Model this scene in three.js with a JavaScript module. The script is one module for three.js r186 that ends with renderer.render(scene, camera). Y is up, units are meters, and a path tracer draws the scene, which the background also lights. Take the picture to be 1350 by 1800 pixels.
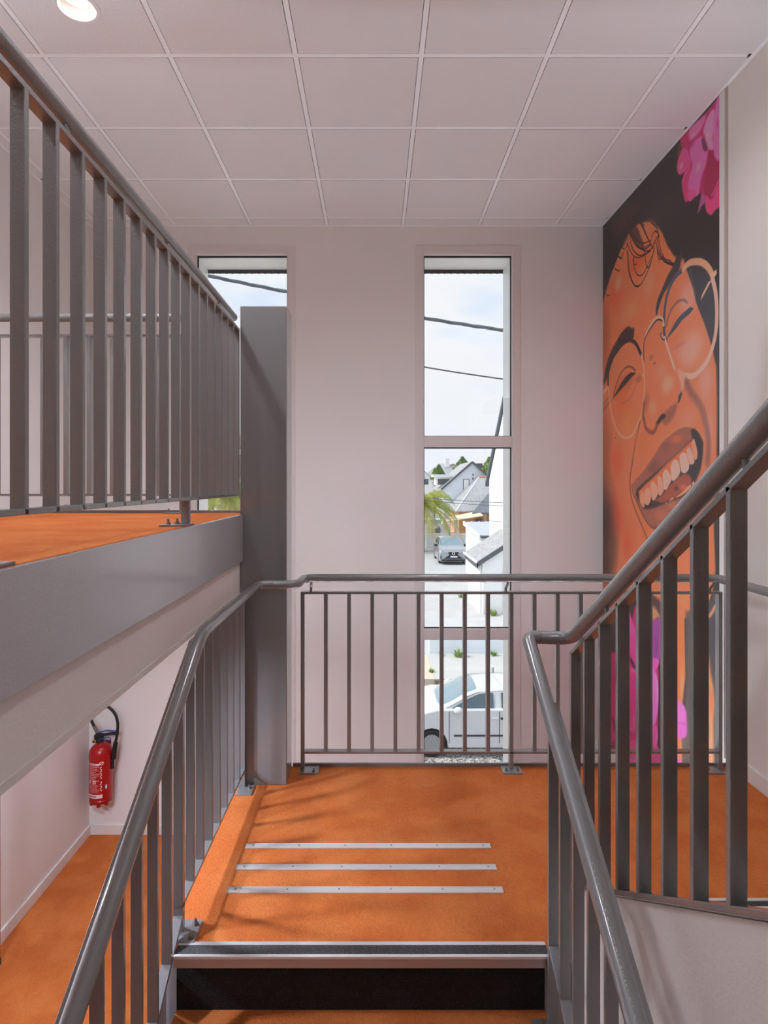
import * as THREE from 'three';
import { RoundedBoxGeometry } from 'three/addons/geometries/RoundedBoxGeometry.js';
import { mergeGeometries } from 'three/addons/utils/BufferGeometryUtils.js';
import { RectAreaLightUniformsLib } from 'three/addons/lights/RectAreaLightUniformsLib.js';

// ---------------------------------------------------------------- camera, sky, sun, exposure
// Metres. y = 0 is the carpet of the half landing; the window wall lies towards -z.
const scene = new THREE.Scene();
const EYE = 1.443, F = 1080, CX = 659, CY = 851, W = 1350, H = 1800;
const camera = new THREE.PerspectiveCamera(2 * Math.atan(H / 2 / F) * 180 / Math.PI, W / H, 0.05, 400);
camera.position.set(0, EYE, 0);
camera.lookAt(0, EYE, -1);
camera.setViewOffset(W, H, W / 2 - CX, H / 2 - CY, W, H);          // shifted lens: verticals stay upright
camera.updateProjectionMatrix();
scene.add(camera);

const renderer = new THREE.WebGLRenderer({ antialias: true });
renderer.toneMapping = THREE.LinearToneMapping;
renderer.toneMappingExposure = 1.02;
renderer.shadowMap.enabled = true;
RectAreaLightUniformsLib.init();

let SEED = 7;
function rnd() { SEED = (SEED + 0x6d2b79f5) | 0; let t = Math.imul(SEED ^ (SEED >>> 15), 1 | SEED); t = (t + Math.imul(t ^ (t >>> 7), 61 | t)) ^ t; return ((t ^ (t >>> 14)) >>> 0) / 4294967296; }
const rr = (a, b) => a + (b - a) * rnd();
function hash(x, y, s) { let h = Math.imul(x, 374761393) ^ Math.imul(y, 668265263) ^ Math.imul(s, 2147483647 ^ 0x5bd1e995); h = Math.imul(h ^ (h >>> 13), 1274126177); return ((h ^ (h >>> 16)) >>> 0) / 4294967296; }
function vnoise(x, y, px, py, s) {                                  // value noise that repeats after px, py cells
  const x0 = Math.floor(x), y0 = Math.floor(y), fx = x - x0, fy = y - y0, u = fx * fx * (3 - 2 * fx), v = fy * fy * (3 - 2 * fy);
  const m = (a, n) => ((a % n) + n) % n, h = (i, j) => hash(m(x0 + i, px), m(y0 + j, py), s);
  return (h(0, 0) * (1 - u) + h(1, 0) * u) * (1 - v) + (h(0, 1) * (1 - u) + h(1, 1) * u) * v;
}
function fbm(x, y, p, s, oct = 4, py = p) { let a = 0, k = 0.5, f = 1, n = 0; for (let i = 0; i < oct; i++) { a += k * vnoise(x * f, y * f, p * f, py * f, s + i * 17); n += k; k *= 0.5; f *= 2; } return a / n; }
const clamp = (x, a = 0, b = 1) => Math.min(b, Math.max(a, x)), mix = (a, b, t) => a + (b - a) * t, smooth = (a, b, x) => { const t = clamp((x - a) / (b - a)); return t * t * (3 - 2 * t); };

{ // sky: bright broken cloud with blue showing through, the same all round
  const w = 1024, h = 512, d = new Float32Array(w * h * 4);
  for (let j = 0; j < h; j++) for (let i = 0; i < w; i++) {
    const el = ((j + 0.5) / h - 0.5) * Math.PI, k = (j * w + i) * 4;
    const e = Math.max(0, Math.sin(el));
    const c1 = fbm(i / 64, j / 20, 16, 3, 5, 64), c2 = fbm(i / 24 + 3, j / 7, 43, 9, 4, 80);
    let cloud = smooth(0.30, 0.56, c1 * 0.7 + c2 * 0.3);
    cloud = mix(0.92, cloud, smooth(0.02, 0.22, e));
    const blue = [0.50, 0.70, 0.98], white = [0.90, 0.925, 0.96];
    for (let c = 0; c < 3; c++) d[k + c] = mix(blue[c], white[c], cloud) * SKY_K();
    d[k + 3] = 1;
  }
  const t = new THREE.DataTexture(d, w, h, THREE.RGBAFormat, THREE.FloatType);
  t.mapping = THREE.EquirectangularReflectionMapping; t.magFilter = THREE.LinearFilter; t.minFilter = THREE.LinearFilter; t.needsUpdate = true;
  scene.background = t;
}
function SKY_K() { return 1.03; }
const sun = new THREE.DirectionalLight(0xfffaf2, 2.9);              // from the left, along the street: never reaches the room
sun.position.set(-48, 52, -18); sun.target.position.set(0, 0, -20); sun.castShadow = true; sun.shadow.radius = 2;
sun.shadow.mapSize.set(2048, 2048);
Object.assign(sun.shadow.camera, { left: -50, right: 50, top: 50, bottom: -50, near: 1, far: 220 });
scene.add(sun, sun.target);
const LAMP = 6.3, UPL = 38, UPV = 31, LAMP_COLOR = 0xf6f6ff, UP_COLOR = 0xdfecff;   // ceiling downlights in candela, added fill uplighters; cool white

// ---------------------------------------------------------------- helpers
const origin = new WeakMap(), used = new Map();
const numbered = (n) => { const k = used.get(n) ?? 0; used.set(n, k + 1); return k ? `${n}_${String(k).padStart(3, '0')}` : n; };
function thing(name, label, category, pos = [0, 0, 0], group, kind) {
  const g = new THREE.Group(); g.name = numbered(name); g.position.set(...pos); g.userData = { label, category };
  if (group) g.userData.group = group; if (kind) g.userData.kind = kind;
  origin.set(g, pos); scene.add(g); return g;
}
const structure = (name, label, category, pos) => thing(name, label, category, pos, null, 'structure');
function part(parent, name, geo, mat, at, extra) {                  // geometry in world metres, or local with at = world place
  const m = new THREE.Mesh(geo, mat); m.name = name; m.castShadow = m.receiveShadow = true;
  const o = origin.get(parent) ?? [0, 0, 0], a = at ?? [0, 0, 0];
  m.position.set(a[0] - o[0], a[1] - o[1], a[2] - o[2]); origin.set(m, a);
  if (extra) Object.assign(m.userData, extra);
  parent.add(m); return m;
}
function solid(name, geo, mat, label, category, kind, group) {      // a thing that is one mesh
  geo.computeBoundingBox(); const b = geo.boundingBox, p = [(b.min.x + b.max.x) / 2, b.min.y, (b.min.z + b.max.z) / 2];
  const m = new THREE.Mesh(geo.translate(-p[0], -p[1], -p[2]), mat); m.name = numbered(name); m.castShadow = m.receiveShadow = true; m.position.set(...p);
  m.userData = { label, category }; if (kind) m.userData.kind = kind; if (group) m.userData.group = group;
  origin.set(m, p); scene.add(m); return m;
}
function uvm(g, s = 1) {                                            // uv in metres, seen along the axis that each face looks along
  const n = g.index ? g.toNonIndexed() : g; if (!n.attributes.normal) n.computeVertexNormals();
  for (const k of Object.keys(n.attributes)) if (!['position', 'normal', 'uv'].includes(k)) n.deleteAttribute(k);
  const p = n.attributes.position, uv = new Float32Array(p.count * 2), A = new THREE.Vector3(), B = new THREE.Vector3(), C = new THREE.Vector3();
  for (let i = 0; i < p.count; i += 3) {
    A.fromBufferAttribute(p, i); B.fromBufferAttribute(p, i + 1).sub(A); C.fromBufferAttribute(p, i + 2).sub(A); B.cross(C);
    const x = Math.abs(B.x), y = Math.abs(B.y), z = Math.abs(B.z);
    for (let k = i; k < i + 3; k++) { const X = p.getX(k), Y = p.getY(k), Z = p.getZ(k); const [u, v] = y >= x && y >= z ? [X, -Z] : x >= z ? [-Z, Y] : [X, Y]; uv[k * 2] = u * s; uv[k * 2 + 1] = v * s; }
  }
  n.setAttribute('uv', new THREE.BufferAttribute(uv, 2)); n.morphAttributes = {}; return n;
}
const box = (x0, x1, y0, y1, z0, z1) => uvm(new THREE.BoxGeometry(Math.abs(x1 - x0), Math.abs(y1 - y0), Math.abs(z1 - z0)).translate((x0 + x1) / 2, (y0 + y1) / 2, (z0 + z1) / 2));
const rbox = (x0, x1, y0, y1, z0, z1, r = 0.002, s = 1) => uvm(new RoundedBoxGeometry(Math.abs(x1 - x0), Math.abs(y1 - y0), Math.abs(z1 - z0), s, r).translate((x0 + x1) / 2, (y0 + y1) / 2, (z0 + z1) / 2));
const merge = (...g) => mergeGeometries(g.flat(), false);
const cyl = (r0, r1, h, x, y, z, n = 16, open = false) => uvm(new THREE.CylinderGeometry(r0, r1, h, n, 1, open).translate(x, y + h / 2, z));
function beam(p, q, w, h, r = 0.0015) {                             // bar of width w (sideways) and height h from p to q
  const P = new THREE.Vector3(...p), Q = new THREE.Vector3(...q), L = P.distanceTo(Q), d = Q.clone().sub(P).normalize();
  const up = Math.abs(d.y) > 0.99 ? new THREE.Vector3(0, 0, 1) : new THREE.Vector3(0, 1, 0), side = new THREE.Vector3().crossVectors(up, d).normalize(), u = new THREE.Vector3().crossVectors(d, side);
  return uvm(new RoundedBoxGeometry(w, h, L, 1, Math.min(r, h / 3, w / 3)).applyMatrix4(new THREE.Matrix4().makeBasis(side, u, d)).translate((P.x + Q.x) / 2, (P.y + Q.y) / 2, (P.z + Q.z) / 2));
}
const rod = (p, q, r, n = 10, r2 = r) => { const P = new THREE.Vector3(...p), Q = new THREE.Vector3(...q), g = new THREE.CylinderGeometry(r2, r, P.distanceTo(Q), n).applyQuaternion(new THREE.Quaternion().setFromUnitVectors(new THREE.Vector3(0, 1, 0), Q.clone().sub(P).normalize())); return uvm(g.translate((P.x + Q.x) / 2, (P.y + Q.y) / 2, (P.z + Q.z) / 2)); };
function tube(pts, r, bend, n = 14, closed = true) {                // straight runs joined by round bends, with domed ends
  const P = pts.map((p) => new THREE.Vector3(...p)), path = new THREE.CurvePath(), stops = [];
  let from = P[0];
  for (let i = 1; i < P.length; i++) {
    if (i === P.length - 1) { path.add(new THREE.LineCurve3(from, P[i])); stops.push(1); break; }
    const a = P[i].clone().sub(from), b = P[i + 1].clone().sub(P[i]), k = Math.min(bend, P[i].distanceTo(P[i - 1]) * 0.48, b.length() * 0.48);
    const s = P[i].clone().addScaledVector(a.normalize(), -k), e = P[i].clone().addScaledVector(b.normalize(), k);
    path.add(new THREE.LineCurve3(from, s)); stops.push(1); path.add(new THREE.QuadraticBezierCurve3(s, P[i], e)); stops.push(9); from = e;
  }
  const C = []; path.curves.forEach((c, i) => { for (let k = 0; k < stops[i]; k++) C.push([c.getPoint(k / stops[i]), c.getTangent(Math.max(1e-4, k / stops[i]))]); });
  const last = path.curves[path.curves.length - 1]; C.push([last.getPoint(1), last.getTangent(1)]);
  const pos = [], idx = []; let N = null;
  const ends = closed ? [[-0.6, 0.5], [-0.3, 0.87]] : [];
  const rings = [...ends.map(([o, k]) => [C[0][0].clone().addScaledVector(C[0][1], o * r), C[0][1], k]), ...C.map(([p, t]) => [p, t, 1]), ...ends.slice().reverse().map(([o, k]) => [C[C.length - 1][0].clone().addScaledVector(C[C.length - 1][1], -o * r), C[C.length - 1][1], k])];
  rings.forEach(([p, t, k], i) => {
    if (!N) N = Math.abs(t.y) > 0.9 ? new THREE.Vector3(1, 0, 0) : new THREE.Vector3(0, 1, 0);
    N.addScaledVector(t, -N.dot(t)).normalize(); const B = new THREE.Vector3().crossVectors(t, N);
    for (let j = 0; j < n; j++) { const a = j / n * Math.PI * 2; pos.push(p.x + (N.x * Math.cos(a) + B.x * Math.sin(a)) * r * k, p.y + (N.y * Math.cos(a) + B.y * Math.sin(a)) * r * k, p.z + (N.z * Math.cos(a) + B.z * Math.sin(a)) * r * k); }
    if (i) for (let j = 0; j < n; j++) { const a = (i - 1) * n + j, b = (i - 1) * n + (j + 1) % n; idx.push(a, b, a + n, b, b + n, a + n); }
  });
  const m = rings.length, c0 = pos.length / 3, e0 = rings[0][0].clone().addScaledVector(rings[0][1], -0.05 * r), e1 = rings[m - 1][0].clone().addScaledVector(rings[m - 1][1], 0.05 * r); pos.push(e0.x, e0.y, e0.z, e1.x, e1.y, e1.z);
  for (let j = 0; j < n; j++) { idx.push(c0, (j + 1) % n, j, c0 + 1, (m - 1) * n + j, (m - 1) * n + (j + 1) % n); }
  const g = new THREE.BufferGeometry(); g.setAttribute('position', new THREE.Float32BufferAttribute(pos, 3)); g.setIndex(idx); g.computeVertexNormals(); return uvm(g);
}
function prism(pts, axis, a, b) {                                   // polygon in the plane across an axis, drawn out from a to b
  const s = new THREE.Shape(pts.map(([x, y]) => new THREE.Vector2(x, y))), g = new THREE.ExtrudeGeometry(s, { depth: b - a, bevelEnabled: false });
  if (axis === 'x') g.applyMatrix4(new THREE.Matrix4().set(0, 0, 1, a, 0, 1, 0, 0, 1, 0, 0, 0, 0, 0, 0, 1));       // pts are (z, y)
  else if (axis === 'y') g.applyMatrix4(new THREE.Matrix4().set(1, 0, 0, 0, 0, 0, 1, a, 0, 1, 0, 0, 0, 0, 0, 1));  // pts are (x, z)
  else g.translate(0, 0, a);
  if (axis !== 'z') { const i = g.index, p = g.attributes; if (!i) { for (const k of Object.keys(p)) { const A = p[k], n = A.itemSize; for (let t = 0; t < A.count; t += 3) for (let c = 0; c < n; c++) { const u = A.array[(t + 1) * n + c]; A.array[(t + 1) * n + c] = A.array[(t + 2) * n + c]; A.array[(t + 2) * n + c] = u; } } } g.computeVertexNormals(); }
  return uvm(g);
}
function poly(pts, idx) { const g = new THREE.BufferGeometry(); g.setAttribute('position', new THREE.Float32BufferAttribute(pts.flat(), 3)); g.setIndex(idx); const n = g.toNonIndexed(); n.computeVertexNormals(); return uvm(n); }
const lathe = (pts, x, y, z, n = 28) => uvm(new THREE.LatheGeometry(pts.map(([r, h]) => new THREE.Vector2(r, h)), n).translate(x, y, z));
const at = (px, py, d) => [(px - CX) * d / F, EYE - (py - CY) * d / F, -d];   // a measured point at a known distance, in metres

// ---------------------------------------------------------------- materials
const toS = (v) => Math.round(255 * (v <= 0.0031308 ? 12.92 * v : 1.055 * Math.pow(clamp(v), 1 / 2.4) - 0.055));
function tex(n, size, f, srgb = true) {                             // f(u, v) gives linear [r, g, b] or a height
  const d = new Uint8Array(n * n * 4);
  for (let j = 0; j < n; j++) for (let i = 0; i < n; i++) { const c = f(i / n, j / n, i, j), k = (j * n + i) * 4; for (let q = 0; q < 3; q++) { const v = Array.isArray(c) ? c[q] : c; d[k + q] = srgb ? toS(v) : Math.round(255 * clamp(v)); } d[k + 3] = 255; }
  const t = new THREE.DataTexture(d, n, n); t.wrapS = t.wrapT = THREE.RepeatWrapping; t.magFilter = THREE.LinearFilter; t.minFilter = THREE.LinearMipmapLinearFilter; t.repeat.set(1 / size, 1 / size);
  if (srgb) t.colorSpace = THREE.SRGBColorSpace; t.needsUpdate = true; return t;
}
const std = (color, roughness = 0.6, extra = {}) => new THREE.MeshStandardMaterial({ color, roughness, metalness: 0, ...extra });
const grain = tex(256, 0.5, (u, v, i, j) => 0.5 * hash(i, j, 1) + 0.5 * vnoise(u * 64, v * 64, 64, 64, 2), false);
const peel = tex(256, 0.16, (u, v) => fbm(u * 40, v * 40, 40, 5, 3), false);
const weave = tex(256, 0.128, (u, v, i, j) => { const a = Math.sin(u * Math.PI * 2 * 32), b = Math.sin(v * Math.PI * 2 * 32); return 0.5 + 0.3 * a * b + 0.2 * (hash(i, j, 4) - 0.5); }, false);
const carpetTex = tex(1024, 1.7, (u, v, i, j) => {
  const m = fbm(u * 13, v * 13, 13, 11, 5), f = hash(i, j, 6), s = vnoise(u * 340 + 30 * m, v * 170, 340, 170, 12);
  const nap = smooth(0.30, 0.70, m), k = mix(0.93, 1.05, nap) * mix(0.80, 1.18, 0.6 * f + 0.4 * s);
  return [0.60 * k, mix(0.147, 0.172, nap) * k, mix(0.024, 0.036, nap) * k];
});
const carpetBump = tex(512, 0.5, (u, v, i, j) => 0.6 * hash(i, j, 21) + 0.4 * vnoise(u * 128, v * 128, 128, 128, 22), false);
const riserTex = tex(512, 0.3, (u, v, i, j) => {
  const X = u * 60, Y = v * 60, r = Math.floor(Y), x = X + (r % 2) * 0.5, c = Math.floor(x), dx = x - c - 0.5, dy = Y - r - 0.5, h = hash(c % 60, r, 8), o = hash(c % 60, r, 9);
  const on = Math.hypot(dx * 1.3, dy) < 0.20 ? 1 : 0, n = 0.7 + 0.6 * hash(i, j, 10), b = 0.008 * n;
  return [b + on * 0.16 * h * h, b * 0.95 + on * 0.145 * h * h, b * 0.95 + on * (0.12 + 0.03 * o) * h * h];
});
const gritTex = tex(256, 0.12, (u, v, i, j) => { const h = hash(i >> 1, j >> 1, 15), b = 0.022 + 0.03 * h + (h > 0.965 ? 0.28 : 0); return [b, b, b * 1.02]; });
const M = {
  carpet: std(0xffffff, 1, { map: carpetTex, bumpMap: carpetBump, bumpScale: 0.003, }),
  wall: std(0xe6e2de, 0.9, { bumpMap: grain, bumpScale: 0.0006 }),
  weave: std(0xe6e2dc, 0.75, { bumpMap: weave, bumpScale: 0.0008 }),
  tile: std(0xe0dcda, 0.95, { bumpMap: grain, bumpScale: 0.0008 }),
  grid: std(0xf6f5f4, 0.22),
  trim: std(0xe3dfdb, 0.5),
  frame: std(0xdcd6d2, 0.45),
  paint: new THREE.MeshPhysicalMaterial({ color: 0x7e7f80, roughness: 0.42, metalness: 0.12, bumpMap: peel, bumpScale: 0.0004, clearcoat: 1, clearcoatRoughness: 0.14 }),
  paintRough: new THREE.MeshPhysicalMaterial({ color: 0x7e7f80, roughness: 0.42, metalness: 0.12, bumpMap: peel, bumpScale: 0.0009, clearcoat: 1, clearcoatRoughness: 0.14 }),
  beam: new THREE.MeshPhysicalMaterial({ color: 0xb4b8be, roughness: 0.4, metalness: 0.1, bumpMap: peel, bumpScale: 0.0005, clearcoat: 1, clearcoatRoughness: 0.18 }),  // lighter copy of the railing paint: window daylight put into the colour
  steel: new THREE.MeshStandardMaterial({ color: 0x9a948c, roughness: 0.38, metalness: 0.9 }),
  alu: new THREE.MeshStandardMaterial({ color: 0xe2e1e0, roughness: 0.45, metalness: 0.55 }),
  aluFace: new THREE.MeshStandardMaterial({ color: 0xb4aaa5, roughness: 0.4, metalness: 0.6 }),  // darker copy of alu: brown reflection put into the colour
  riser: std(0xffffff, 1, { map: riserTex }),
  grit: std(0xffffff, 0.85, { map: gritTex, bumpMap: grain, bumpScale: 0.001 }),
  gasket: std(0x17181a, 0.6),
  glass: new THREE.MeshPhysicalMaterial({ color: 0xffffff, roughness: 0, transmission: 1, thickness: 0, ior: 1.45 }),
  reveal: std(0xeff1ee, 0.4),
  dark: std(0x2b2d33, 0.6),
  black: std(0x141312, 0.5),
  red: std(0x9c1013, 0.25),
  chrome: new THREE.MeshStandardMaterial({ color: 0xcfc6bf, roughness: 0.2, metalness: 1 }),
};

// ---------------------------------------------------------------- the room
const XL = -2.275, XR = 1.82, ZW = 4.894, ZB = -2.6, YC = 3.5, LOW = -1.344, UP = 1.296, EDGE = 3.14, SL = 0.605;
const WB = -1.25, WT = 3.2735, WIN = [[-1.424, -0.70], [0.3897, 1.094]];      // window openings: sill, head, sides
{ // window wall: one thick leaf with two tall openings
  const s = new THREE.Shape([[XL - 0.2, -4.1], [XR + 0.2, -4.1], [XR + 0.2, YC + 0.7], [XL - 0.2, YC + 0.7]].map((p) => new THREE.Vector2(...p)));
  for (const [a, b] of WIN) s.holes.push(new THREE.Path([[a - 0.02, WB - 0.02], [a - 0.02, WT + 0.02], [b + 0.02, WT + 0.02], [b + 0.02, WB - 0.02]].map((p) => new THREE.Vector2(...p))));
  const g = uvm(new THREE.ExtrudeGeometry(s, { depth: 0.33, bevelEnabled: false }).translate(0, 0, -ZW - 0.33));
  solid('wall_back', g, M.wall, 'white painted wall pierced by the two tall narrow windows', 'wall', 'structure');
}
solid('wall_left', box(XL - 0.2, XL, -4.1, YC + 0.7, -ZW, -ZB), M.wall, 'white left wall running behind the upper floor and down to the lower corridor', 'wall', 'structure');
solid('wall_right', box(XR, XR + 0.2, -4.1, YC + 0.7, -ZW, -ZB), M.weave, 'pale woven-textured right wall that carries the mural', 'wall', 'structure');
solid('wall_rear', box(XL - 0.2, XR + 0.2, -4.1, YC + 0.7, -ZB, -ZB + 0.2), M.wall, 'white wall closing the stairwell behind the viewer', 'wall', 'structure');
solid('floor_lower', box(XL, XR, LOW - 0.25, LOW, -ZW, -ZB), M.carpet, 'orange carpet of the lower corridor below the stairs', 'floor', 'structure');
{ // half landing
  const t = structure('floor_landing', 'orange carpeted half landing in front of the railing', 'floor', [0.6, 0, -2.5]);
  part(t, 'carpet', box(-0.655, XR, -0.02, 0, -EDGE, -1.90), M.carpet);
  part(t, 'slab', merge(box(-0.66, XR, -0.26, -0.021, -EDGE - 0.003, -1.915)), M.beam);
  part(t, 'edge_trim', merge(rbox(-0.42, XR - 0.002, -0.02, 0.016, -EDGE - 0.012, -EDGE, 0.002)), M.paint);
}
{ // upper floor on the left and behind, its steel edge beam and boxed-in underside
  const t = structure('floor_upper', 'orange carpeted upper floor edged by a deep grey steel beam', 'floor', [-1.4, UP, -1.5]);
  part(t, 'carpet', merge(box(XL, -0.64, UP - 0.02, UP, -EDGE, -ZB)), M.carpet);
  part(t, 'carpet', box(-0.64, XR, UP - 0.02, UP, 0.35, -ZB), M.carpet);
  part(t, 'boxed_soffit', merge(box(XL, -0.648, 0.905, UP - 0.021, -EDGE + 0.005, -ZB), box(-0.648, XR, 0.905, UP - 0.021, 0.36, -ZB)), M.wall);
  part(t, 'corner_bead', rbox(-0.648, -0.645, 0.905, 0.925, -2.943, -ZB, 0.001), M.trim);
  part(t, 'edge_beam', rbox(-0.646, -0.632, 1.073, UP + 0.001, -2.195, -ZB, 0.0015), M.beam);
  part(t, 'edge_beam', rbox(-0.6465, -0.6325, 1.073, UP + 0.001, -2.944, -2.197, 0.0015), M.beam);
  part(t, 'edge_trim', rbox(XL, -0.648, UP - 0.02, UP + 0.014, -EDGE - 0.01, -EDGE, 0.002), M.paint);
}
{ const t = structure('column', 'dark grey painted steel column standing on the landing beside the railing', 'column', [-0.535, 0, -3.03]);
  part(t, 'shaft', rbox(-0.6465, -0.423, 0, 2.297, -3.125, -2.946, 0.004, 2), M.paint);
}
// ---- ceiling of square tiles in a T-bar grid
{
  const t = structure('ceiling', 'suspended ceiling of pale square tiles in a white metal grid', 'ceiling', [0, YC, -1]);
  const xs = [XL + 0.02], zs = [], P = 0.6037;
  for (let k = -3; k <= 3; k++) xs.push(-0.381 + k * P); xs.push(XR - 0.02);
  for (let k = 0; k < 7; k++) zs.push(4.748 - 0.6 * k);
  zs.unshift(ZW - 0.02);
  part(t, 'slab', box(XL - 0.2, XR + 0.2, YC + 0.12, YC + 0.7, -ZW, -ZB), M.dark);
  const cache = new Map(), g = 0.0145;                             // tile edge to grid line
  const lampCell = (x0, z1) => Math.abs((x0 + P / 2) + 1.285) < 0.1 && Math.abs(z1 - 0.3 - 2.65) < 0.1;
  for (let i = 0; i + 1 < xs.length; i++) for (let j = 0; j + 1 < zs.length; j++) {
    const e = (k, n) => (k === 0 || k === n - 1 ? -0.004 : g), xa = xs[i] + e(i, xs.length), xb = xs[i + 1] - e(i + 1, xs.length), za = zs[j] - (j ? g : -0.004), zb = zs[j + 1] + g, w = xb - xa, d = za - zb, cx = (xa + xb) / 2, cz = -(za + zb) / 2;
    if (lampCell(xs[i], zs[j])) {
      const s = new THREE.Shape([[-w / 2, -d / 2], [w / 2, -d / 2], [w / 2, d / 2], [-w / 2, d / 2]].map((p) => new THREE.Vector2(...p))), h = new THREE.Path(); h.absarc(0, 0, 0.0785, 0, Math.PI * 2, true); s.holes.push(h);
      part(t, 'ceiling_tile', uvm(new THREE.ExtrudeGeometry(s, { depth: 0.014, bevelEnabled: false, curveSegments: 32 }).rotateX(-Math.PI / 2)), M.tile, [cx, YC - 0.002, cz]); continue;
    }
    const key = w.toFixed(3) + d.toFixed(3);
    if (!cache.has(key)) cache.set(key, rbox(-w / 2, w / 2, 0, 0.014, -d / 2, d / 2, 0.0015));
    part(t, 'ceiling_tile', cache.get(key), M.tile, [cx, YC - 0.002 - 0.0015 * hash(i, j, 31), cz]);
  }
  for (let i = 1; i + 1 < xs.length; i++) part(t, 'grid_runner', merge(box(xs[i] - 0.012, xs[i] + 0.012, YC - 0.001, YC, -ZW, -zs[zs.length - 1]), box(xs[i] - 0.001, xs[i] + 0.001, YC, YC + 0.035, -ZW, -zs[zs.length - 1])), M.grid);
  const bars = new Map();
  for (let j = 1; j < zs.length; j++) for (let i = 0; i + 1 < xs.length; i++) {
    const w = xs[i + 1] - xs[i] - 0.0245, k = w.toFixed(3);
    if (!bars.has(k)) bars.set(k, merge(box(-w / 2, w / 2, -0.001, 0, -0.012, 0.012), box(-w / 2, w / 2, 0, 0.035, -0.001, 0.001)));
    part(t, 'grid_bar', bars.get(k), M.grid, [(xs[i] + xs[i + 1]) / 2, YC, -zs[j]]);
  }
  const zn = zs[zs.length - 1] - 0.012;
  part(t, 'plain_ceiling', box(XL, XR, YC - 0.002, YC + 0.014, -zn, -ZB), M.tile);
  part(t, 'edge_trim', box(XL, XL + 0.02, YC - 0.004, YC, -ZW, -ZB), M.grid);
  part(t, 'edge_trim', box(XR - 0.02, XR, YC - 0.004, YC, -ZW, -ZB), M.grid);
  part(t, 'edge_trim', box(XL + 0.02, XR - 0.02, YC - 0.004, YC, -ZW, -ZW + 0.02), M.grid);
}
// ---- recessed downlights, each a glowing disc with its lamp just below
const glow = new THREE.MeshStandardMaterial({ color: 0xffffff, emissive: 0xfff6e8, emissiveIntensity: 2.2, roughness: 0.5 });
const lampShell = std(0xf4f2ec, 0.3);
function downlight(x, z, y, label, cd, recessed, color = LAMP_COLOR) {
  const t = thing('downlight', label, 'lamp', [x, y, z], recessed ? undefined : 'ceiling lamps outside the view');
  part(t, 'trim_ring', lathe([[0.0765, 0.002], [0.0765, -0.003], [0.094, -0.0035], [0.0965, -0.001], [0.0965, 0.0005]], x, y - 0.002, z, 40), M.trim);
  if (recessed) {
    part(t, 'reflector', lathe([[0.0765, 0], [0.070, 0.030], [0.064, 0.042], [0.060, 0.043], [0.058, 0.05], [0.056, 0.066]], x, y - 0.002, z, 40), lampShell);
    part(t, 'light_disc', uvm(new THREE.CircleGeometry(0.058, 32).rotateX(Math.PI / 2).translate(x, y + 0.055, z)), glow);
  } else part(t, 'light_disc', uvm(new THREE.CircleGeometry(0.076, 32).rotateX(Math.PI / 2).translate(x, y - 0.003, z)), glow);
  const s = new THREE.SpotLight(color, cd, 0, recessed ? 1.15 : 1.45, recessed ? 0.5 : 0.35, 2);
  s.name = 'lamp'; s.position.set(0, recessed ? 0.045 : -0.012, 0); s.target.position.set(0, -2, 0); s.castShadow = true; s.shadow.radius = 2.8; s.shadow.mapSize.set(1024, 1024); t.add(s, s.target);
}
downlight(-1.285, -2.65, YC, 'round recessed downlight glowing in the ceiling tile above the upper floor', LAMP * 1.4, true);
for (const [x, z, w] of [[-1.285, -0.85, 'above the upper floor, behind the viewer on the left'], [0.52, -2.42, 'added to light the landing, just outside the view over the head of the stairs'], [0.52, 1.1, 'added to light the railings, behind the viewer over the back of the stairwell']]) downlight(x, z, YC, 'round white downlight in the ceiling ' + w, LAMP * (z > 0 ? 0.8 : x > 0 ? 0.68 : 0.85), false);  // the two right-hand lamps are added to brighten landing and railings
for (const [x, z, w, k] of [[-1.45, -2.35, 'nearest the column', 1.55], [-1.8, -1.75, 'added nearer the viewer to brighten the lower floor', 2.1]]) downlight(x, z, 0.905, 'round white downlight under the upper floor, ' + w, LAMP * k, false, 0xe4ecff);  // the second one is added to brighten the lower floor
// ---- unseen uplighters added as fill: they wash the ceiling and upper walls
function added_uplighter(x, y, z, w, d, level, label, extra) {  // invented fitting, placed out of sight to brighten the room
  const t = thing('added_uplighter', label, 'lamp', [x, y, z]);
  part(t, 'housing', merge(rbox(x - w / 2 - 0.03, x + w / 2 + 0.03, y - 0.07, y - 0.012, z - d / 2 - 0.03, z + d / 2 + 0.03, 0.01), ...[-1, 1].map((s) => rbox(x + s * (w / 2 + 0.022) - 0.008, x + s * (w / 2 + 0.022) + 0.008, y - 0.013, y + 0.06, z - d / 2 - 0.03, z + d / 2 + 0.03, 0.002)), ...[-1, 1].map((s) => rbox(x - w / 2 - 0.03, x + w / 2 + 0.03, y - 0.013, y + 0.06, z + s * (d / 2 + 0.022) - 0.008, z + s * (d / 2 + 0.022) + 0.008, 0.002))), M.black);
  part(t, 'light_panel', box(x - w / 2, x + w / 2, y - 0.012, y - 0.004, z - d / 2, z + d / 2), glow);
  if (extra) part(t, 'support', extra, M.trim);
  const a = new THREE.RectAreaLight(UP_COLOR, level, w, d); a.name = 'lamp'; a.position.set(0, 0.004, 0); a.rotation.x = Math.PI / 2; t.add(a);
}
added_uplighter(-1.55, 2.5, -1.35, 0.3, 0.5, UPL * 1.25, 'added fill light on a floor stand on the upper floor, washing the ceiling', merge(cyl(0.02, 0.02, 1.13, -1.55, UP + 0.02, -1.35, 14), cyl(0.15, 0.16, 0.025, -1.55, UP, -1.35, 28)));
added_uplighter(1.66, 2.5, -1.55, 0.22, 0.7, UPL * 0.42, 'added fill light bracketed to the right wall above the stairs', rbox(1.72, XR, 2.44, 2.48, -1.6, -1.5, 0.003));
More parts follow.
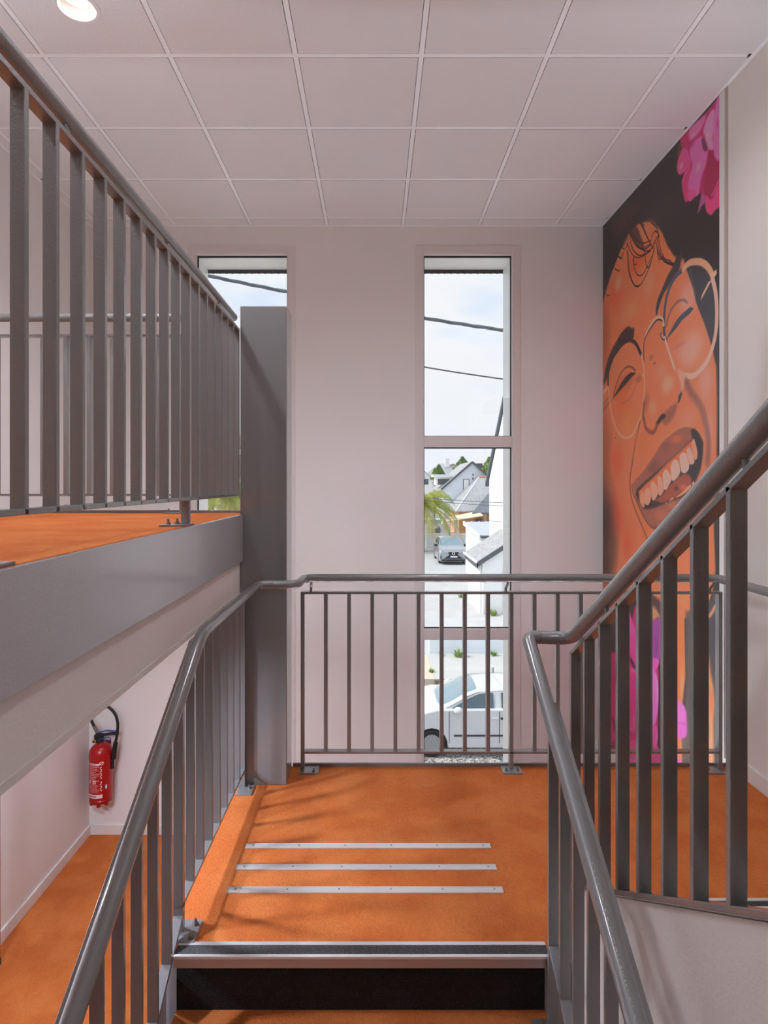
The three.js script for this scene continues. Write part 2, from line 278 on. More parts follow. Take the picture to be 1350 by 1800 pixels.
added_uplighter(0.35, -0.55, -3.42, 2.4, 0.12, UPV, 'long added fill light hidden low in the gap between the landing and the windows', merge(rbox(-0.6, -0.56, -0.66, -0.62, -3.42, -3.145, 0.003), rbox(1.26, 1.3, -0.66, -0.62, -3.42, -3.145, 0.003), rbox(-0.7, 1.4, -0.70, -0.24, -3.155, -3.1435, 0.003)));

// ---- windows: casing, frame, three panes, gaskets, deep outer reveal and the corrugated edge of the cladding
const corrugated = (x0, x1, y0, y1, z) => { const g = []; const n = Math.round((x1 - x0) / 0.0185); for (let i = 0; i < n; i++) { const a = x0 + (x1 - x0) * i / n, w = (x1 - x0) / n; g.push(box(a, a + w * 0.5, y0 + (i % 3 ? 0.004 : 0), y1, z, z + 0.012), box(a + w * 0.5, a + w, y0 + 0.006, y1, z - 0.012, z)); } return merge(g); };
WIN.forEach(([a, b], n) => {
  const t = structure('window_' + (n + 1), n ? 'tall narrow window right of centre looking onto the street' : 'tall narrow window on the left, half hidden by the column', 'window', [(a + b) / 2, WB, -ZW]);
  const z0 = -ZW, gz = -ZW - 0.036, c = 0.066, M1 = [1.7375, 1.824], M2 = [0.2015, 0.2876];
  for (const [x0, x1] of [[a - c, a - 0.012], [b + 0.012, b + c]]) part(t, 'casing', merge(rbox(x0, x1, WB - c, WT + c, z0 - 0.002, z0 + 0.006, 0.0015)), M.frame);
  for (const [y0, y1] of [[WB - c, WB - 0.012], [WT + 0.012, WT + c]]) part(t, 'casing', rbox(a - 0.012, b + 0.012, y0, y1, z0 - 0.002, z0 + 0.006, 0.0015), M.frame);
  for (const [x0, x1] of [[a - 0.02, a], [b, b + 0.02]]) part(t, 'frame', rbox(x0 + (x0 < a ? 0.006 : 0), x1 - (x0 < a ? 0 : 0.006), WB - 0.014, WT + 0.014, gz - 0.04, z0 + 0.002, 0.002), M.frame);
  part(t, 'frame', rbox(a, b, WT, WT + 0.014, gz - 0.04, z0 + 0.002, 0.002), M.frame); part(t, 'frame', rbox(a, b, WB - 0.014, WB, gz - 0.04, z0 + 0.002, 0.002), M.frame);
  for (const [y0, y1] of [M1, M2]) part(t, 'mullion', rbox(a, b, y0, y1, gz - 0.04, z0 + 0.003, 0.004), M.frame);
  for (const [y0, y1] of [[M1[1], WT], [M2[1], M1[0]], [WB, M2[0]]]) {
    const p = part(t, 'pane', box(a + 0.004, b - 0.004, y0 + 0.004, y1 - 0.004, gz - 0.012, gz - 0.011), M.glass);
    part(p, 'gasket', merge(box(a, a + 0.007, y0, y1, gz - 0.02, gz), box(b - 0.007, b, y0, y1, gz - 0.02, gz), box(a + 0.007, b - 0.007, y0, y0 + 0.006, gz - 0.02, gz), box(a + 0.007, b - 0.007, y1 - 0.009, y1, gz - 0.02, gz)), M.gasket);
  }
  const zo = -ZW - 0.345;
  part(t, 'reveal_panel', rbox(a - 0.018, a + 0.002, WB, WT - 0.002, zo, gz - 0.042, 0.002), M.reveal); part(t, 'reveal_panel', rbox(b - 0.002, b + 0.018, WB, WT - 0.002, zo, gz - 0.042, 0.002), M.reveal);
  part(t, 'reveal_panel', rbox(a - 0.018, b + 0.018, WT - 0.002, WT + 0.018, zo, gz - 0.042, 0.002), M.reveal); part(t, 'outer_sill', rbox(a - 0.018, b + 0.018, WB - 0.018, WB + 0.002, zo - 0.03, gz - 0.042, 0.002), M.reveal);
  part(t, 'cladding_edge', corrugated(a - 0.02, b + 0.02, WT - 0.034, WT + 0.03, zo - 0.014), M.dark);
});
// ---- baseboards and the strip beside the mural
{ const bb = (x0, x1, z0, z1) => rbox(x0, x1, LOW, LOW + 0.078, z0, z1, 0.003);
  solid('baseboard_left', bb(XL, XL + 0.014, -ZW, -ZB), M.trim, 'white skirting along the left wall of the lower corridor', 'baseboard', 'structure');
  solid('baseboard_back', bb(XL + 0.014, XR, -ZW, -ZW + 0.014), M.trim, 'white skirting under the fire extinguisher', 'baseboard', 'structure');
  solid('baseboard_right', rbox(XR - 0.014, XR, 0, 0.08, -EDGE, -1.9, 0.003), M.trim, 'white skirting where the landing meets the right wall', 'baseboard', 'structure');
  const t = structure('trim_1', 'narrow white batten down the right wall at the near edge of the mural', 'trim', [XR - 0.01, LOW, -3.2]);
  part(t, 'batten', rbox(XR - 0.011, XR, 0.02, YC - 0.004, -3.228, -3.186, 0.002), M.trim);
  part(t, 'joint_cover', rbox(XR - 0.004, XR, 0.02, YC - 0.004, -3.186, -3.165, 0.001), std(0xb9aca0, 0.6));
}
// ---- stairs
const RI = 0.187, TR = RI / SL;
function nosing(t, x0, x1, y, z) {                                  // z is the far edge of the strip; the steps down run towards +z
  part(t, 'nosing', merge(rbox(x0, x1, y - 0.002, y + 0.004, -z, -z + 0.0145, 0.0012), rbox(x0, x1, y - 0.006, y + 0.004, -z + 0.0515, -z + 0.0625, 0.0025)), M.alu);
  part(t, 'grip_strip', box(x0, x1, y - 0.004, y + 0.002, -z + 0.0145, -z + 0.0515), M.grit);
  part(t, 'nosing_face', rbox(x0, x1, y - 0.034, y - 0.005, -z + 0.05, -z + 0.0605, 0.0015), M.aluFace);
}
{ const t = thing('staircase', 'orange carpeted stairs with black risers going down from the landing towards the viewer', 'stairs', [0, LOW, -0.9]);
  nosing(t, -0.615, 0.533, 0.0005, 1.9335);
  const Z0 = 1.905;
  for (let k = 1; k <= 7; k++) {
    const y = -RI * k, z = Z0 - TR * (k - 1), last = k === 7;
    part(t, 'riser', box(-0.615, 0.5265, y + (last ? 0.035 : 0), y + RI - (k === 1 ? 0.03 : 0.02), -z - 0.012, -z), M.riser);
    if (!last) { part(t, 'tread', box(-0.615, 0.5265, y - 0.02, y, -z, -z + TR - 0.03), M.carpet); nosing(t, -0.615, 0.5265, y, z - TR + 0.0325); }
  }
  const line = (dy) => [[-Z0 + 0.001, dy], [-Z0 + 0.001, dy - 0.25], [-Z0 + TR * 6.6, dy - 0.25 - RI * 6.4], [-Z0 + TR * 6.6, dy - RI * 6.4]];
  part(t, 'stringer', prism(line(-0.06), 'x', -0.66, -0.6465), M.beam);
}
{ const t = thing('staircase', 'stairs going up on the right behind the tall balustrade, with a white boxed-in side', 'stairs', [1.2, 0, -0.9]);
  for (let k = 1; k <= 7; k++) {
    const y = RI * k - (k === 7 ? 0.013 : 0), z = 1.86 - TR * (k - 1), zn = k === 7 ? 0.36 : 0;
    part(t, 'riser', box(0.665, XR, y - RI, y - 0.02, -z + 0.03, -z + 0.042), M.riser);
    if (k < 7) { part(t, 'tread', box(0.665, XR, y - 0.02, y - 0.0005, -z + 0.03, -z + TR + 0.03), M.carpet);
      part(t, 'nosing', merge(rbox(0.665, XR, y - 0.004, y + 0.004, -z, -z + 0.013, 0.0015), rbox(0.665, XR, y - 0.002, y + 0.004, -z + 0.05, -z + 0.0625, 0.0012)), M.alu);
      part(t, 'grip_strip', box(0.665, XR, y - 0.012, y + 0.002, -z + 0.013, -z + 0.05), M.grit); }
  }
  const yt = (z) => 0.428 + SL * (1.508 - z);
  part(t, 'side_panel', prism([[-1.853, LOW], [-1.853, yt(1.853)], [0.02, yt(-0.02)], [0.34, yt(-0.02)], [0.34, LOW]], 'x', 0.602, 0.66), M.wall);
}
{ // three aluminium warning strips screwed to the landing
  const rows = [[2.431, 2.463, -0.515, 0.461, 'farthest'], [2.295, 2.327, -0.523, 0.457, 'middle'], [2.165, 2.198, -0.526, 0.455, 'nearest']];
  for (const [z0, z1, x0, x1, w] of rows) {
    const t = thing('tactile_strip', `flat aluminium warning strip screwed to the orange landing, ${w} of three from the stair edge`.replace('farthest of three from', 'farthest of three from'), 'strip', [(x0 + x1) / 2, 0, -(z0 + z1) / 2], 'aluminium warning strips on the landing');
    part(t, 'strip', merge(rbox(x0, x1, 0, 0.003, -z1, -z0, 0.001), rbox(x0, x1, 0.0025, 0.0045, -z1 + 0.0005, -z1 + 0.0035, 0.0008), rbox(x0, x1, 0.0025, 0.0045, -z0 - 0.0045, -z0 - 0.001, 0.0008)), M.alu);
    for (let k = 0; k < 6; k++) part(t, 'screw', cyl(0.0032, 0.0036, 0.0012, 0, 0, 0, 8), M.steel, [x0 + 0.03 + k * (x1 - x0 - 0.06) / 5, 0.003, -(z0 + z1) / 2 - 0.003]);
  }
}
// ---- balustrades
const nut = merge(cyl(0.0075, 0.0075, 0.007, 0, 0, 0, 6), cyl(0.0042, 0.0042, 0.018, 0, 0, 0, 10), cyl(0.010, 0.010, 0.0015, 0, 0, 0, 14));
function plate(post, x0, x1, z0, z1, y, bolts) {
  part(post, 'base_plate', rbox(x0, x1, y, y + 0.007, -z1, -z0, 0.0015), M.paint);
  for (const [bx, bz] of bolts) part(post, 'bolt', nut, M.steel, [bx, y + 0.007, -bz]);
}
const PW = 0.03;
{ // along the far edge of the landing, and the hand rail that runs on along the right wall
  const t = thing('balustrade', 'grey steel railing along the far edge of the landing, in front of the right-hand window', 'railing', [-0.364, 0, -3.10]);
  const X = (k) => -0.364 + 0.1168 * k, bar = rbox(-0.0095, 0.0095, 0.097, 0.892, -0.015, 0.015, 0.0015);
  for (let k = 0; k <= 18; k++) {
    if (k % 9) { part(t, 'baluster', bar, M.paint, [X(k), 0, -3.105]); continue; }
    const p = part(t, 'post', rbox(X(k) - 0.0095, X(k) + 0.0095, 0, 0.892, -3.1225, -3.0875, 0.0015), M.paint);
    const c = k === 0 ? 0.034 : k === 18 ? -0.04 : 0;
    plate(p, X(k) + c - 0.048, X(k) + c + 0.048, 3.053, 3.136, 0, k === 0 ? [[X(0) - 0.004, 3.075], [X(0) + 0.058, 3.075]] : k === 18 ? [[X(k) - 0.062, 3.09], [X(k) - 0.004, 3.07]] : [[X(k) - 0.028, 3.08], [X(k) + 0.028, 3.08]]);
  }
  part(t, 'top_bar', rbox(X(0) - 0.0095, X(18) + 0.0095, 0.889, 0.901, -3.1225, -3.0875, 0.0015), M.paint);
  part(t, 'bottom_bar', rbox(X(0), X(18), 0.087, 0.0985, -3.1225, -3.0875, 0.0015), M.paint);
  part(t, 'handrail', tube([[-0.475, 0.970, -2.89], [-0.365, 0.970, -2.89], [-0.352, 0.9755, -3.06], [1.70, 0.9755, -3.06], [1.712, 0.9755, -1.95], [1.712, 0.9755 + 1.85 * SL, -0.1]], 0.0205, 0.06, 18), M.paint);
  for (const x of [-0.322, 0.66, 1.69]) part(t, 'rail_bracket', tube([[x, 0.898, -3.10], [x, 0.918, -3.098], [x + 0.004, 0.945, -3.07], [x + 0.004, 0.962, -3.062]], 0.0065, 0.012, 8), M.paint);
  for (const z of [2.05, 1.3]) part(t, 'wall_bracket', tube([[XR, 0.87 + (z < 1.9 ? SL * (1.95 - z) : 0), -z], [1.725, 0.87 + (z < 1.9 ? SL * (1.95 - z) : 0), -z], [1.715, 0.96 + (z < 1.9 ? SL * (1.95 - z) : 0), -z]], 0.006, 0.03, 8), M.paint);
}
{ // across the far edge of the upper floor
  const t = thing('balustrade', 'grey steel railing across the far end of the upper floor, seen through the nearer railing', 'railing', [-1.6, UP, -3.10]);
  const X = (k) => -1.675 + 0.1168 * k, bar = rbox(-0.0095, 0.0095, 0.097, 0.892, -0.015, 0.015, 0.0015);
  for (let k = -4; k <= 5; k++) part(t, 'baluster', bar, M.paint, [X(k), UP, -3.105]);
  for (const k of [6, -5]) { const p = part(t, 'post', rbox(X(k) - 0.0095, X(k) + 0.0095, UP, UP + 0.892, -3.1225, -3.0875, 0.0015), M.paint); const c = k === 6 ? -0.03 : 0.03; plate(p, X(k) + c - 0.048, X(k) + c + 0.048, 3.053, 3.13, UP, [[X(k) + c - 0.03, 3.08], [X(k) + c + 0.03, 3.08]]); }
  part(t, 'top_bar', rbox(X(-5), X(6) + 0.0095, UP + 0.889, UP + 0.901, -3.1225, -3.0875, 0.0015), M.paint);
  part(t, 'bottom_bar', rbox(X(-5), X(6), UP + 0.087, UP + 0.0985, -3.1225, -3.0875, 0.0015), M.paint);
  part(t, 'handrail', tube([[XL + 0.02, UP + 0.9755, -3.06], [X(6) + 0.005, UP + 0.9755, -3.06]], 0.0205, 0.06, 18), M.paint);
  for (const x of [X(-4) + 0.04, X(5) + 0.04]) part(t, 'rail_bracket', rod([x, UP + 0.9, -3.095], [x, UP + 0.96, -3.064], 0.0065, 8), M.paint);
}
{ // along the open side of the upper floor
  const t = thing('balustrade', 'grey steel railing of flat bars along the open side of the upper floor', 'railing', [-0.67, UP, -1.5]);
  const Z = (k) => 1.1495 + 0.1135 * k, x0 = -0.684, x1 = -0.655, y0 = UP + 0.089, y1 = UP + 0.893;
  const bar = rbox(x0, x1, y0, y1, -0.0075, 0.0075, 0.0018);
  for (let k = -12; k <= 16; k++) {
    if (k !== 9 && k !== -1 && k !== -11) { part(t, 'baluster', bar, M.paintRough, [0, 0, -Z(k) - 0.0075]); continue; }
    const p = part(t, 'post', rbox(x0 - 0.002, x1, UP, y1, -Z(k) - 0.016, -Z(k), 0.0018), M.paint);
    plate(p, -0.745, -0.6552, Z(k) - 0.055 + (k < 0 ? 0.03 : 0), Z(k) + 0.055 + (k < 0 ? 0.03 : 0), UP, [[-0.722, Z(k) - 0.025], [-0.708, Z(k) + 0.03]]);
  }
  part(t, 'top_bar', rbox(x0, x1, UP + 0.889, UP + 0.902, -2.982, 0.30, 0.0018), M.paintRough);
  part(t, 'bottom_bar', rbox(x0, x1, y0, y0 + 0.0125, -2.982, 0.30, 0.0018), M.paintRough);
  part(t, 'handrail', tube([[-0.70, UP + 0.972, -3.04], [-0.70, UP + 0.972, 0.30]], 0.0205, 0.06, 18), M.paintRough);
  for (const k of [-4, 2, 8, 14]) part(t, 'rail_bracket', rod([-0.676, UP + 0.90, -Z(k)], [-0.698, UP + 0.955, -Z(k)], 0.0065, 8), M.paint);
}
{ // left side of the landing and of the stairs down
  const t = thing('balustrade', 'grey steel railing on the left of the landing, bending down along the stairs', 'railing', [-0.63, 0, -2.0]);
  const x0 = -0.645, x1 = -0.615, zs = [], bot = (z) => 0.605 * (z - 1.88) - 0.002, top = (z) => 0.357 + SL * (z - 1.236);
  const bar = rbox(x0, x1, 0.09, 0.892, -0.0075, 0.0075, 0.0015);
  for (let k = 1; k < 8; k++) part(t, 'baluster', bar, M.paint, [0, 0, -(2.09 + 0.1175 * k) - 0.0075]);
  part(t, 'baluster', rbox(x0, x1, 0.09, top(2.09) - 0.004, -2.105, -2.09, 0.0015), M.paint);
  for (let z = 1.862; z > 0.1; z -= 0.1175) part(t, 'baluster', rbox(x0, x1, bot(z), top(z) - 0.004, -z - 0.0075, -z + 0.0075, 0.0015), M.paint);
  const p = part(t, 'post', rbox(x0 - 0.002, x1, 0, top(1.975) - 0.004, -1.99, -1.968, 0.0015), M.paint);
  plate(p, -0.642, -0.567, 1.926, 2.027, 0, [[-0.585, 2.005], [-0.582, 1.945]]);
  const q = part(t, 'post', rbox(x0 - 0.002, x1, 0, 0.892, -2.932, -2.91, 0.0015), M.paint);
  plate(q, -0.645, -0.572, 2.842, 2.935, 0, [[-0.592, 2.90]]);
  part(t, 'top_bar', rbox(x0, x1, 0.889, 0.901, -2.932, -2.128, 0.0015), M.paint);
  part(t, 'bottom_bar', rbox(x0, x1, 0.083, 0.095, -2.932, -1.968, 0.0015), M.paint);
  part(t, 'sloping_top_bar', beam([-0.63, top(2.135) - 0.006, -2.135], [-0.63, top(0) - 0.006, 0], PW, 0.012), M.paint);
  part(t, 'sloping_bottom_bar', beam([-0.63, bot(1.985) + 0.002, -1.985], [-0.63, bot(0.0), 0], PW, 0.012), M.paint);
  part(t, 'handrail', tube([[-0.55, -0.205, 0], [-0.55, 0.970, -1.942], [-0.55, 0.970, -2.89], [-0.477, 0.970, -2.89]], 0.0205, 0.065, 18), M.paint);
  for (const z of [1.8, 1.2, 0.6]) part(t, 'rail_bracket', rod([-0.625, top(z) - 0.003, -z], [-0.553, top(z) + 0.17, -z], 0.006, 8), M.paint);
}
{ // right side of the stairs down
  const t = thing('balustrade', 'grey steel railing descending on the right of the stairs going down', 'railing', [0.537, -RI, -1.85]);
  const x0 = 0.523, x1 = 0.553, bot = (z) => 0.055 - SL * (1.849 - z), top = (z) => 0.777 - 0.64 * (1.849 - z);
  const p = part(t, 'post', rbox(x0, x1, -RI, 0.777, -1.862, -1.848, 0.0015), M.paint);
  plate(p, 0.474, 0.556, 1.772, 1.866, -RI, [[0.505, 1.842], [0.505, 1.795]]);
  for (let k = 1; k < 15; k++) { const z = 1.849 - 0.1145 * k; part(t, 'baluster', rbox(x0, x1, bot(z), top(z) - 0.004, -z - 0.014, -z, 0.0015), M.paint); }
  part(t, 'sloping_top_bar', beam([0.538, top(1.86) - 0.006, -1.86], [0.538, top(0) - 0.006, 0], PW, 0.012), M.paint);
  part(t, 'sloping_bottom_bar', beam([0.538, bot(1.85) - 0.006, -1.85], [0.538, bot(0) - 0.006, 0], PW, 0.012), M.paint);
  part(t, 'handrail', tube([[0.473, -0.243, 0], [0.473, 0.970, -1.896], [0.512, 0.970, -1.898]], 0.0205, 0.06, 18), M.paint);
  const flakes = []; SEED = 99;                                    // worn line of pale primer along the hand rail
  for (let k = 0; k < 90; k++) { const z = rr(1.10, 1.36), q = new THREE.Vector3(-0.25, 0.80, 0.55).normalize(), y = 0.970 - 0.64 * (1.896 - z); if (rnd() < 0.25 + 0.75 * (1 - Math.abs(z - 1.2) / 0.16)) flakes.push(uvm(new THREE.IcosahedronGeometry(rr(0.0004, 0.0011), 0).scale(1, 0.6, 2.6).translate(0.473 + q.x * 0.0203 + rr(-0.0006, 0.0006), y + q.y * 0.0203, -z + q.z * 0.0203))); }
  part(t, 'paint_wear', merge(flakes), std(0xd9cdb4, 0.8), undefined, { kind: 'stuff' });
  for (const z of [1.7, 1.1, 0.5]) part(t, 'rail_bracket', rod([0.535, top(z) - 0.003, -z], [0.476, top(z) + 0.16, -z], 0.006, 8), M.paint);
}
{ const t = thing('hook', 'tiny wire hook hanging from the ceiling edge above the left window', 'hook', [-1.337, 3.36, -ZW]);
  part(t, 'wire', rod([-1.337, 3.40, -ZW + 0.004], [-1.337, YC - 0.01, -ZW + 0.004], 0.0022, 6), M.trim); part(t, 'clip', rbox(-1.351, -1.323, 3.385, 3.40, -ZW, -ZW + 0.008, 0.002), M.trim); }
{ // left side of the stairs up
  const t = thing('balustrade', 'tall grey steel railing rising to the right beside the stairs going up', 'railing', [0.61, 0, -1.85]);
  const x0 = 0.592, x1 = 0.622, bot = (z) => 0.441 + SL * (1.508 - z), top = (z) => 0.925 + SL * (1.88 - z);
  const p = part(t, 'post', rbox(x0, x1, 0, top(1.855) - 0.004, -1.869, -1.855, 0.0015), M.paintRough);
  part(p, 'base_plate', rbox(0.585, 0.66, 0, 0.007, -1.93, -1.845, 0.0015), M.paint);
  for (let k = 1; k < 16; k++) { const z = 1.855 - 0.1187 * k; part(t, 'baluster', rbox(x0, x1, bot(z) + 0.002, top(z) - 0.003, -z - 0.014, -z, 0.0018), M.paintRough); }
  part(t, 'sloping_top_bar', beam([0.607, top(1.866) - 0.004, -1.866], [0.607, top(-0.1), 0.1], PW, 0.012, 0.002), M.paintRough);
  part(t, 'sloping_bottom_bar', beam([0.607, bot(1.86), -1.86], [0.607, bot(-0.1), 0.1], PW, 0.012, 0.002), M.paintRough);
  part(t, 'handrail', tube([[0.514, 0.970, -1.898], [0.602, 0.970, -1.885], [0.602, 0.970 + SL * 1.985, 0.1]], 0.0205, 0.05, 18), M.paintRough);
  for (const z of [1.6, 1.0, 0.4]) part(t, 'rail_bracket', rod([0.607, top(z), -z], [0.602, top(z) + 0.035, -z], 0.0065, 8), M.paint);
}
// ---- mural on the right wall
{
  const cv = document.createElement('canvas'); cv.width = 833; cv.height = 2048; const c = cv.getContext('2d');
  c.fillStyle = '#2d2523'; c.fillRect(0, 0, 833, 2048);
  const pts = (s) => s.split(' ').map((p) => p.split(',').map(Number));
  const curve = (p, close) => { c.beginPath(); const n = p.length, q = (i) => close ? p[(i + n) % n] : p[clamp(i, 0, n - 1)]; c.moveTo(p[0][0], p[0][1]);
    for (let i = 0; i < (close ? n : n - 1); i++) { const a = q(i - 1), b = q(i), d = q(i + 1), e = q(i + 2); c.bezierCurveTo(b[0] + (d[0] - a[0]) / 6, b[1] + (d[1] - a[1]) / 6, d[0] - (e[0] - b[0]) / 6, d[1] - (e[1] - b[1]) / 6, d[0], d[1]); } if (close) c.closePath(); };
  const soft = (b, f) => { c.filter = b ? `blur(${b}px)` : 'none'; f(); c.filter = 'none'; c.globalAlpha = 1; };
  const F = (col, s, b, a) => soft(b, () => { c.globalAlpha = a; c.fillStyle = col; curve(pts(s), true); c.fill(); });
  const G = (col, s, b, a) => soft(b, () => { c.globalAlpha = a; c.fillStyle = col; c.beginPath(); pts(s).forEach(([x, y], i) => i ? c.lineTo(x, y) : c.moveTo(x, y)); c.closePath(); c.fill(); });
  const L = (col, w, s, b, a) => soft(b, () => { c.globalAlpha = a; c.strokeStyle = col; c.lineWidth = w; c.lineCap = 'round'; c.lineJoin = 'round'; curve(pts(s), false); c.stroke(); });
  const B = (col, x, y, rx, ry, a) => { const r = parseInt(col.slice(1, 3), 16), g = parseInt(col.slice(3, 5), 16), b = parseInt(col.slice(5, 7), 16); c.save(); c.translate(x, y); c.scale(Math.max(1, rx), Math.max(1, ry)); const d = c.createRadialGradient(0, 0, 0, 0, 0, 1); for (const [o, k] of [[0, 1], [0.35, 0.8], [0.7, 0.25], [1, 0]]) d.addColorStop(o, `rgba(${r},${g},${b},${a * k})`); c.fillStyle = d; c.fillRect(-1, -1, 2, 2); c.restore(); };
  B('#4b3023',199,62,212,63,0.8);
  B('#3d3030',540,183,199,94,0.5);
  L('#55392a',2,'201,11 206,39 222,64',0,0.8);
  L('#55392a',2,'235,12 240,46 235,66',0,0.8);
  L('#5a4030',2,'345,93 320,77 287,89 261,88',0,0.8);
  L('#57493f',2,'418,99 444,104 462,124 444,121',0,0.6);
  L('#57493f',2,'479,122 485,142 472,156',0,0.6);
  L('#5a4030',2,'153,72 190,99 261,128',0,0.6);
  L('#4f4640',3,'534,13 566,24 598,49',0,0.5);
  F('#5a4426','610,18 625,14 634,43 613,55 601,43',4,1);
  G('#a62f5d','622,3 680,4 751,11 796,9 834,3 834,295 811,298 787,301 766,283 756,243 735,250 719,270 740,219 714,214 675,212 649,200 628,135 646,114 616,107 602,83 604,57 634,43',1,1);
  F('#8f2049','777,120 833,167 833,220 811,244 787,260 751,232 766,159',3,1);
  F('#c04f80','634,40 663,59 675,88 686,103 663,114 619,108 602,82 613,55',2,1);
  B('#dfb0b4',627,87,17,16,0.8);
  F('#b43a69','646,117 680,115 672,169 663,207 649,199 631,143',2,1);
  F('#cc6fa6','678,84 686,59 740,63 771,112 764,147 740,174 719,217 675,182 669,155 692,115',2,1);
  B('#e0b0b4',724,140,21,21,0.8);
  B('#8b3f7a',694,61,22,17,0.6);
  L('#a04a80',2,'697,77 711,102 697,152',1,0.5);
  L('#a04a80',2,'705,77 717,103 705,157',1,0.5);
  L('#a04a80',2,'713,77 724,105 713,162',1,0.5);
  L('#a04a80',2,'720,78 730,107 720,167',1,0.5);
  L('#a04a80',2,'728,78 737,109 728,172',1,0.5);
  L('#a04a80',2,'735,78 743,110 735,177',1,0.5);
  L('#a04a80',2,'743,78 749,112 743,181',1,0.5);
  L('#a3447a',2,'683,151 689,188',1,0.6);
  L('#a3447a',2,'692,157 696,192',1,0.6);
  L('#a3447a',2,'700,164 702,195',1,0.6);
  L('#a3447a',2,'708,170 709,198',1,0.6);
  L('#a3447a',2,'716,176 715,201',1,0.6);
  L('#a3447a',2,'724,183 722,204',1,0.6);
  F('#cd8fb4','751,53 771,29 804,26 804,78 796,98 804,130 777,117 761,79',2,1);
  B('#e3c0c4',771,79,15,19,0.7);
  F('#c4709d','680,7 751,14 761,26 724,44 678,37',3,1);
  B('#ddbabd',697,34,17,9,0.7);
  F('#c771a8','804,43 821,5 833,8 833,164 806,153 801,107 796,74',2,1);
  B('#9c2a5b',821,75,8,21,0.7);
  B('#e0b3c0',801,77,5,19,0.6);
  F('#6b3050','740,72 753,73 771,112 761,117 746,98',2,1);
  F('#bb4370','761,237 792,262 821,241 833,236 833,294 811,298 787,301 764,277',2,1);
  F('#cb5489','666,177 714,203 697,215 672,211',2,1);
  L('#cf88b6',4,'833,220 806,244 792,251',2,0.8);
  F('#9a5a86','719,270 738,237 751,226 759,252 740,258',2,1);
  L('#7d1c42',3,'766,159 751,187 735,222',2,0.8);
  L('#d890b0',3,'680,115 652,123 634,138',2,0.5);
  G('#c4714b','320,130 352,137 399,154 444,177 479,205 507,235 540,287 585,338 643,369 655,394 680,441 711,511 751,576 792,655 814,716 818,811 817,935 816,1015 806,1069 801,1151 811,1258 796,1318 782,1343 764,1363 740,1384 663,1418 0,1563 0,1371 0,727 0,355 0,323 32,277 94,222 181,166 190,162 244,135 279,128',3,1);
  B('#8a4224',0,460,141,282,0.75);
  B('#7e3a20',0,888,163,282,0.75);
  B('#d75a31',320,261,123,49,0.8);
  B('#b24a2b',133,319,106,76,0.7);
  B('#e3ac92',157,282,47,41,0.9);
  B('#dc9468',261,413,112,57,0.8);
  B('#d98d62',384,182,92,41,0.7);
  B('#ca8a6c',414,365,67,73,0.7);
  B('#d9a190',663,491,75,76,0.85);
  B('#dba792',680,641,113,81,0.9);
  B('#d89a86',761,748,62,91,0.85);
  B('#cf7c55',444,678,87,115,0.6);
  B('#c8622f',190,745,110,92,0.8);
  B('#b2451f',171,679,84,59,0.6);
  B('#d8854c',235,810,79,58,0.9);
  B('#c4532f',143,942,86,98,0.8);
  B('#dc7a48',368,888,86,58,0.85);
  B('#d98a6b',663,838,86,44,0.85);
  B('#d6947c',782,878,40,110,0.8);
  B('#c84e2d',143,1154,106,125,0.8);
  B('#d0683f',261,1227,95,118,0.8);
  B('#c94d2b',235,1247,53,73,0.6);
  B('#d8713f',384,1192,46,68,0.8);
  B('#331c15',0,1190,207,258,0.97);
  B('#3a2119',22,1348,139,120,0.9);
  B('#5c3a22',104,1279,79,115,0.6);
  B('#dc7c4c',604,1271,74,54,0.9);
  B('#e08455',777,1194,35,110,0.9);
  L('#e0a07c',3,'244,139 190,162 133,197 94,222 32,277 2,324',1,0.8);
  L('#2a1813',4,'235,63 270,124 320,184 376,216 429,227',0.5,0.95);
  L('#2a1813',4,'244,106 274,155 320,205 376,237 429,243',0.5,0.95);
  L('#2a1813',4,'261,124 304,188 360,227 422,237',0.5,0.95);
  L('#2a1813',4,'253,124 279,192 336,242 414,258 465,245',0.5,0.95);
  L('#2a1813',4,'287,153 336,214 399,252 444,256',0.5,0.95);
  L('#2a1813',4,'235,161 287,224 345,252 422,261',0.5,0.95);
  L('#2a1813',4,'352,145 399,205 444,259',0.5,0.95);
  L('#2a1813',4,'295,103 360,148 399,202 422,234',0.5,0.95);
  L('#2a1813',4,'465,251 486,298 527,332 585,359',0.5,0.95);
  L('#2a1813',4,'472,234 483,277 507,312 566,346',0.5,0.95);
  L('#2a1813',4,'479,231 500,290 540,340 579,360',0.5,0.95);
  L('#2a1813',4,'454,260 429,297 399,306 376,240',0.5,0.95);
  L('#2a1813',4,'429,217 458,209 479,231 444,243',0.5,0.95);
  L('#2a1813',4,'429,170 465,199 479,221 486,240',0.5,0.95);
  L('#2a1813',4,'244,190 257,267 287,320 320,345 360,344 422,308 447,267',0.5,0.95);
  L('#2a1813',4,'235,187 253,273 295,330 336,347',0.5,0.95);
  L('#2a1813',4,'287,235 304,283 336,312 376,315 433,282',0.5,0.95);
  L('#2a1813',4,'295,231 297,260 320,265',0.5,0.95);
  L('#2a1813',4,'472,277 486,311 514,312',0.5,0.95);
  L('#2a1813',4,'486,282 520,330 579,361',0.5,0.95);
  L('#2a1813',4,'540,344 579,364',0.5,0.95);
  L('#2a1813',4,'124,213 157,234 171,234',0.5,0.95);
  L('#2a1813',4,'157,180 181,196 195,182',0.5,0.95);
  L('#2a1813',4,'32,280 53,295 74,297',0.5,0.95);
  L('#2a1813',4,'190,158 217,176 244,164',0.5,0.95);
  L('#2a1813',4,'162,181 190,199 204,182',0.5,0.95);
  L('#3f281d',6,'304,124 345,131 376,158',2,0.8);
  L('#3f281d',6,'261,78 320,107 360,148',2,0.8);
